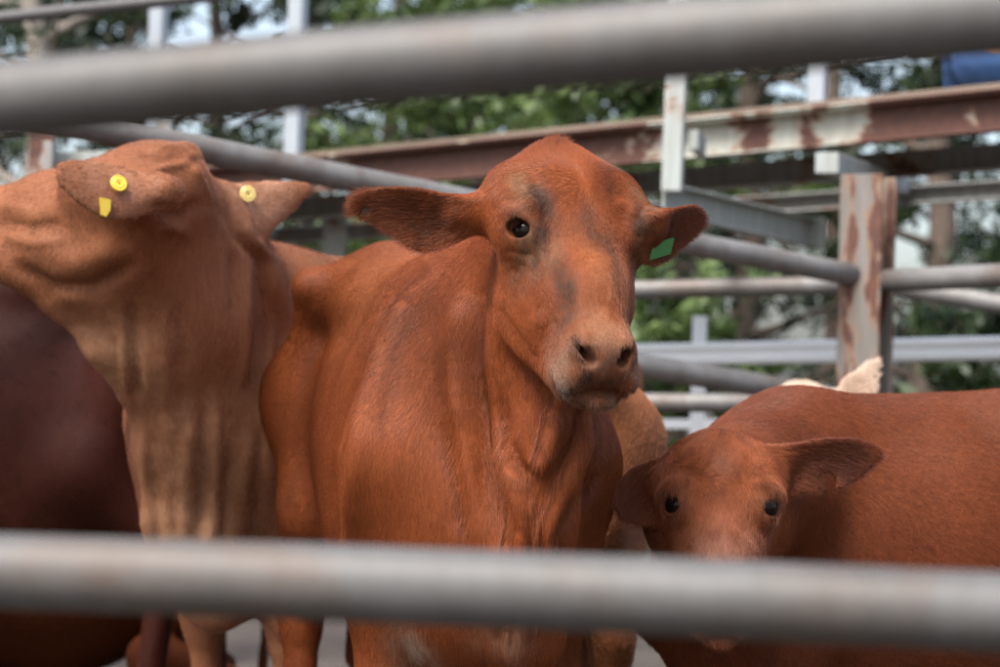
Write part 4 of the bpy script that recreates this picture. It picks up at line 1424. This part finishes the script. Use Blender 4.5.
def brown_calf():
    B = Body((-1.45, 7.85, -.40 * .80), R(-80), .80)
    H = Head(B(.80, 0, 1.10), R(-80), R(40), 0, .8)
    ears = [leaf(H(.10, .10 * s, -.09), H(.12, .28 * s, -.13), -H.A * .5 + H.N, [(0, .03, -.03), (.3, .04, -.05), (.6, .035, -.05), (.9, .02, -.02), (1, .005, -.005)]) for s in (-1, 1)]
    cow(B, H, RED * .6, 'brown calf lying down behind the legs of the dark maroon cow', ears=ears, legs=None, hair=40000, h=.018, hf=.012, seed=71, hair_rad=.0005, hook=.18)


def pale_calf():
    B = Body((.150, 6.16, 0), R(179), .92)
    H = Head(B(.85, 0, 1.25), R(176), R(45), 0, .85)
    ears = [leaf(H(.10, .10 * s, -.09), H(.12, .28 * s, -.13), -H.A * .5 + H.N, [(0, .03, -.03), (.3, .04, -.05), (.6, .035, -.05), (.9, .02, -.02), (1, .005, -.005)]) for s in (-1, 1)]
    cow(B, H, CALF, 'pale tan calf seen from behind, its rump showing past the red heifer', ears=ears, fat=.80, hair=90000, h=.016, hf=.012, seed=31, hair_rad=.0004, hook=.17)


def weaner():
    B = Body((.93, 5.02, 0), R(-78), .80)
    H = Head(P(722, 431, 4.36), R(-3), R(29), R(0), .83, es=1.30, ws=1.06)
    m = 4.4 / FPX
    L = leaf(P(672, 478, 4.44), P(618, 512, 4.40), V(.1, -1, .1), [(0, .030, -.032), (.2, .050, -.050), (.5, .058, -.056), (.8, .050, -.046), (.93, .036, -.032), (1, .020, -.018)], cup=.034, L=.128)
    Rr = leaf(P(762, 462, 4.42), P(881, 454, 4.44), V(-.1, -.85, -.15), [(0, 14 * m, -20 * m), (.2, 18 * m, -31 * m), (.45, 22 * m, -34 * m), (.65, 22 * m, -32 * m), (.82, 18 * m, -23 * m), (.94, 12 * m, -11 * m), (1, 6 * m, -4 * m)],
              cup=.022, notch=[(.54, -24 * m, 8.5 * m), (.50, -36 * m, 7 * m)])
    dk = V(.050, .016, .010)
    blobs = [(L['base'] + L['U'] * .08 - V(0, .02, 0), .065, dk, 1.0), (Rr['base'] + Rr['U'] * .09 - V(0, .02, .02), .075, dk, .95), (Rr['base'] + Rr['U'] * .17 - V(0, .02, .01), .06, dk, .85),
             (H(.12, 0, 0), .17, V(.36, .100, .034), .95), (H(.145, .09, -.03), .02, V(.36, .16, .055), .7), (H(.145, -.09, -.03), .02, V(.36, .16, .055), .7),
             (H(.26, .075, -.06), .05, V(.17, .045, .010), .7), (H(.26, -.075, -.06), .05, V(.17, .045, .010), .7), (H(.33, 0, 0), .08, V(.40, .20, .14), .6), (H(.10, 0, .0), .02, V(.45, .25, .18), .5),
             (P(952, 462, 4.75), .035, V(.06, .035, .03), .7), (P(975, 455, 4.75), .03, V(.07, .04, .035), .6), (P(925, 470, 4.75), .03, V(.26, .12, .07), .5), (P(990, 478, 4.75), .04, V(.07, .035, .03), .5), (P(830, 470, 4.8), .05, V(.24, .08, .035), .5)]
    cow(B, H, WEANER, 'small dark red calf peering over the lower rail with one notched ear', ears=(L, Rr), extra=lambda F: F.chain([B(.45, 0, 1.05), H(.08, 0, -.22), H(.1, 0, -.12)], [.16, .13, .08], .06),
        blobs=blobs, fat=1.0, legs=(.03, -.03, 0, 0), hair=420000, h=.012, hf=.0045, seed=51, hair_len=.016, hair_rad=.0002, hook=.20,
        flow=[(H(.05, 0, -.02), .08, H.vec(-.3, .2, .9)), (B(0, .2, .9), .4, unit(-B.f + V(0, 0, -.5)))])


def cream_cow():
    B = Body((.86, 7.10, 0), R(2), .72)
    H = Head(P(808, 379, 6.3), R(8), R(30), 0, .88)
    ears = [leaf(H(.09, .10, -.09), P(880, 358, 6.36), V(-.3, -.9, .0), [(0, .040, -.05), (.25, .055, -.065), (.6, .050, -.055), (.85, .03, -.03), (1, .010, -.01)]),
            leaf(H(.10, -.10, -.09), H(.30, -.20, -.14), V(0, -.9, -.1), [(0, .03, -.03), (.3, .04, -.05), (.6, .035, -.05), (.9, .02, -.02), (1, .005, -.005)])]
    cow(B, H, CREAM, 'cream cow with one pale ear raised behind the small dark red calf', ears=ears, hair=90000, h=.018, hf=.010, seed=61, hair_rad=.0004,
        blobs=[(ears[0]['base'] + ears[0]['U'] * .10, .05, V(.40, .24, .17), .6)])


main_cow()
tan_cow()
dark_cow()
brown_calf()
pale_calf()
weaner()
cream_cow()


# ------------------------------------------------------------------ person sitting on the walkway with the back to the yard
def seated_person():
    seat = P(1004, 84, 9.22)
    f = unit(V(.10, 1, 0)); z = V(0, 0, 1); l = np.cross(z, f)
    W = lambda x, y, h: seat + f * x + l * y + z * h
    zt = (A0 + (A1 - A0) * .75)[2] + .10

    def legs(F, g=0.0):
        F.ell(W(.02, 0, .10), (.12 + g, .175 + g, .105 + g), (f, l, z), .05)
        for s in (-1, 1):
            F.cone(W(.03, .09 * s, .085), W(.38, .14 * s, .30), .088 + g, .066 + g, .04)
            F.cone(W(.38, .14 * s, .30), W(.60, .12 * s, .06), .062 + g, .045 + g, .03)

    def trunk(F, g=0.0):
        F.cone(W(.0, 0, .14), W(.06, 0, .46), .125 + g, .135 + g, .06, flat=(f, .78))
        F.cone(W(.06, .12, .50), W(.06, -.12, .50), .075 + g, .075 + g, .06)
        for s in (-1, 1):
            F.cone(W(.06, .17 * s, .50), W(.14, .23 * s, .25), .055 + g, .044 + g, .04)

    def rest(F):
        for s in (-1, 1):
            F.cone(W(.14, .23 * s, .25), W(.34, .15 * s, .36), .040, .028, .03)
            F.ell(W(.38, .14 * s, .385), (.045, .040, .018), (f, l, z), .02)
            for i in range(4):
                y = (.13 + (i - 1.5) * .019) * s
                F.chain([W(.41, y, .385), W(.445, y, .370), W(.460 - .006 * abs(i - 1), y, .345)], [.0095, .0085, .0075], .006)
            F.chain([W(.37, .105 * s, .38), W(.405, .090 * s, .370)], [.011, .009], .01)
            F.cone(W(.60, .12 * s, .06), W(.62, .12 * s, .04), .045, .042, .03)
            F.ell(W(.68, .12 * s, .035), (.13, .047, .042), (f, l, z), .03)
        F.cone(W(.07, 0, .55), W(.09, 0, .64), .055, .052, .04)
        F.ell(W(.115, 0, .73), (.098, .076, .118), (f, l, z), .04)
        F.ell(W(.205, 0, .715), (.016, .014, .024), (f, l, z), .012)
        F.ell(W(.175, 0, .665), (.03, .032, .03), (f, l, z), .02)
        for s in (-1, 1):
            F.ell(W(.105, .078 * s, .725), (.022, .010, .032), (f, l, z), .012)
    root = empty('person', seat)
    tag(root, 'person in blue jeans sitting on the raised walkway at the right edge', 'person')
    lo, hi = box_of([W(-.25, -.35, -.45), W(.85, .35, .9)], .03)
    F = Field(lo, hi, None, None, .011); legs(F); trunk(F); rest(F)
    v, q = F.mesh(2)
    col = paint(v, (.42, .22, .14), [], .05, 3)
    fast_mesh('body', v, q, M['hide'], col, root)
    F = Field(lo, hi, None, None, .010); legs(F, .014)
    v, q = F.mesh(1)
    vn, _ = vertex_normals(v, q)
    v = v + vn * (.006 * vnoise(v, 11, 4) + .003 * vnoise(v, 26, 5))[:, None]
    fast_mesh('jeans', v, q, M['denim'], None, root)
    F = Field(lo, hi, None, None, .011); trunk(F, .016)
    v, q = F.mesh(1)
    vn, _ = vertex_normals(v, q)
    v = v + vn * (.006 * vnoise(v, 20, 6))[:, None]
    fast_mesh('shirt', v, q, M['shirt'], None, root)
    F = Field(lo, hi, None, None, .009)
    F.ell(W(.105, 0, .775), (.108, .086, .090), (f, l, z), .02)
    F.ell(W(.12, 0, .765), (.19, .165, .012), (f, l, z), .02)
    v, q = F.mesh(1)
    fast_mesh('hat', v, q, M['shirt'], None, root)


def denim():
    m, nt, N, L, b = new_mat('denim')
    n = noise_node(nt, 9, 3, obj_coords(nt))
    r = ramp_node(nt, n.outputs[0], [(.3, (.022, .062, .17)), (.6, (.035, .095, .24)), (.8, (.070, .15, .32))])
    L.new(r.outputs[0], b.inputs['Base Color'])
    b.inputs['Roughness'].default_value = .85
    return m


M['denim'] = denim()
M['shirt'] = plain('pale_cloth', (.45, .42, .36), .85)
seated_person()
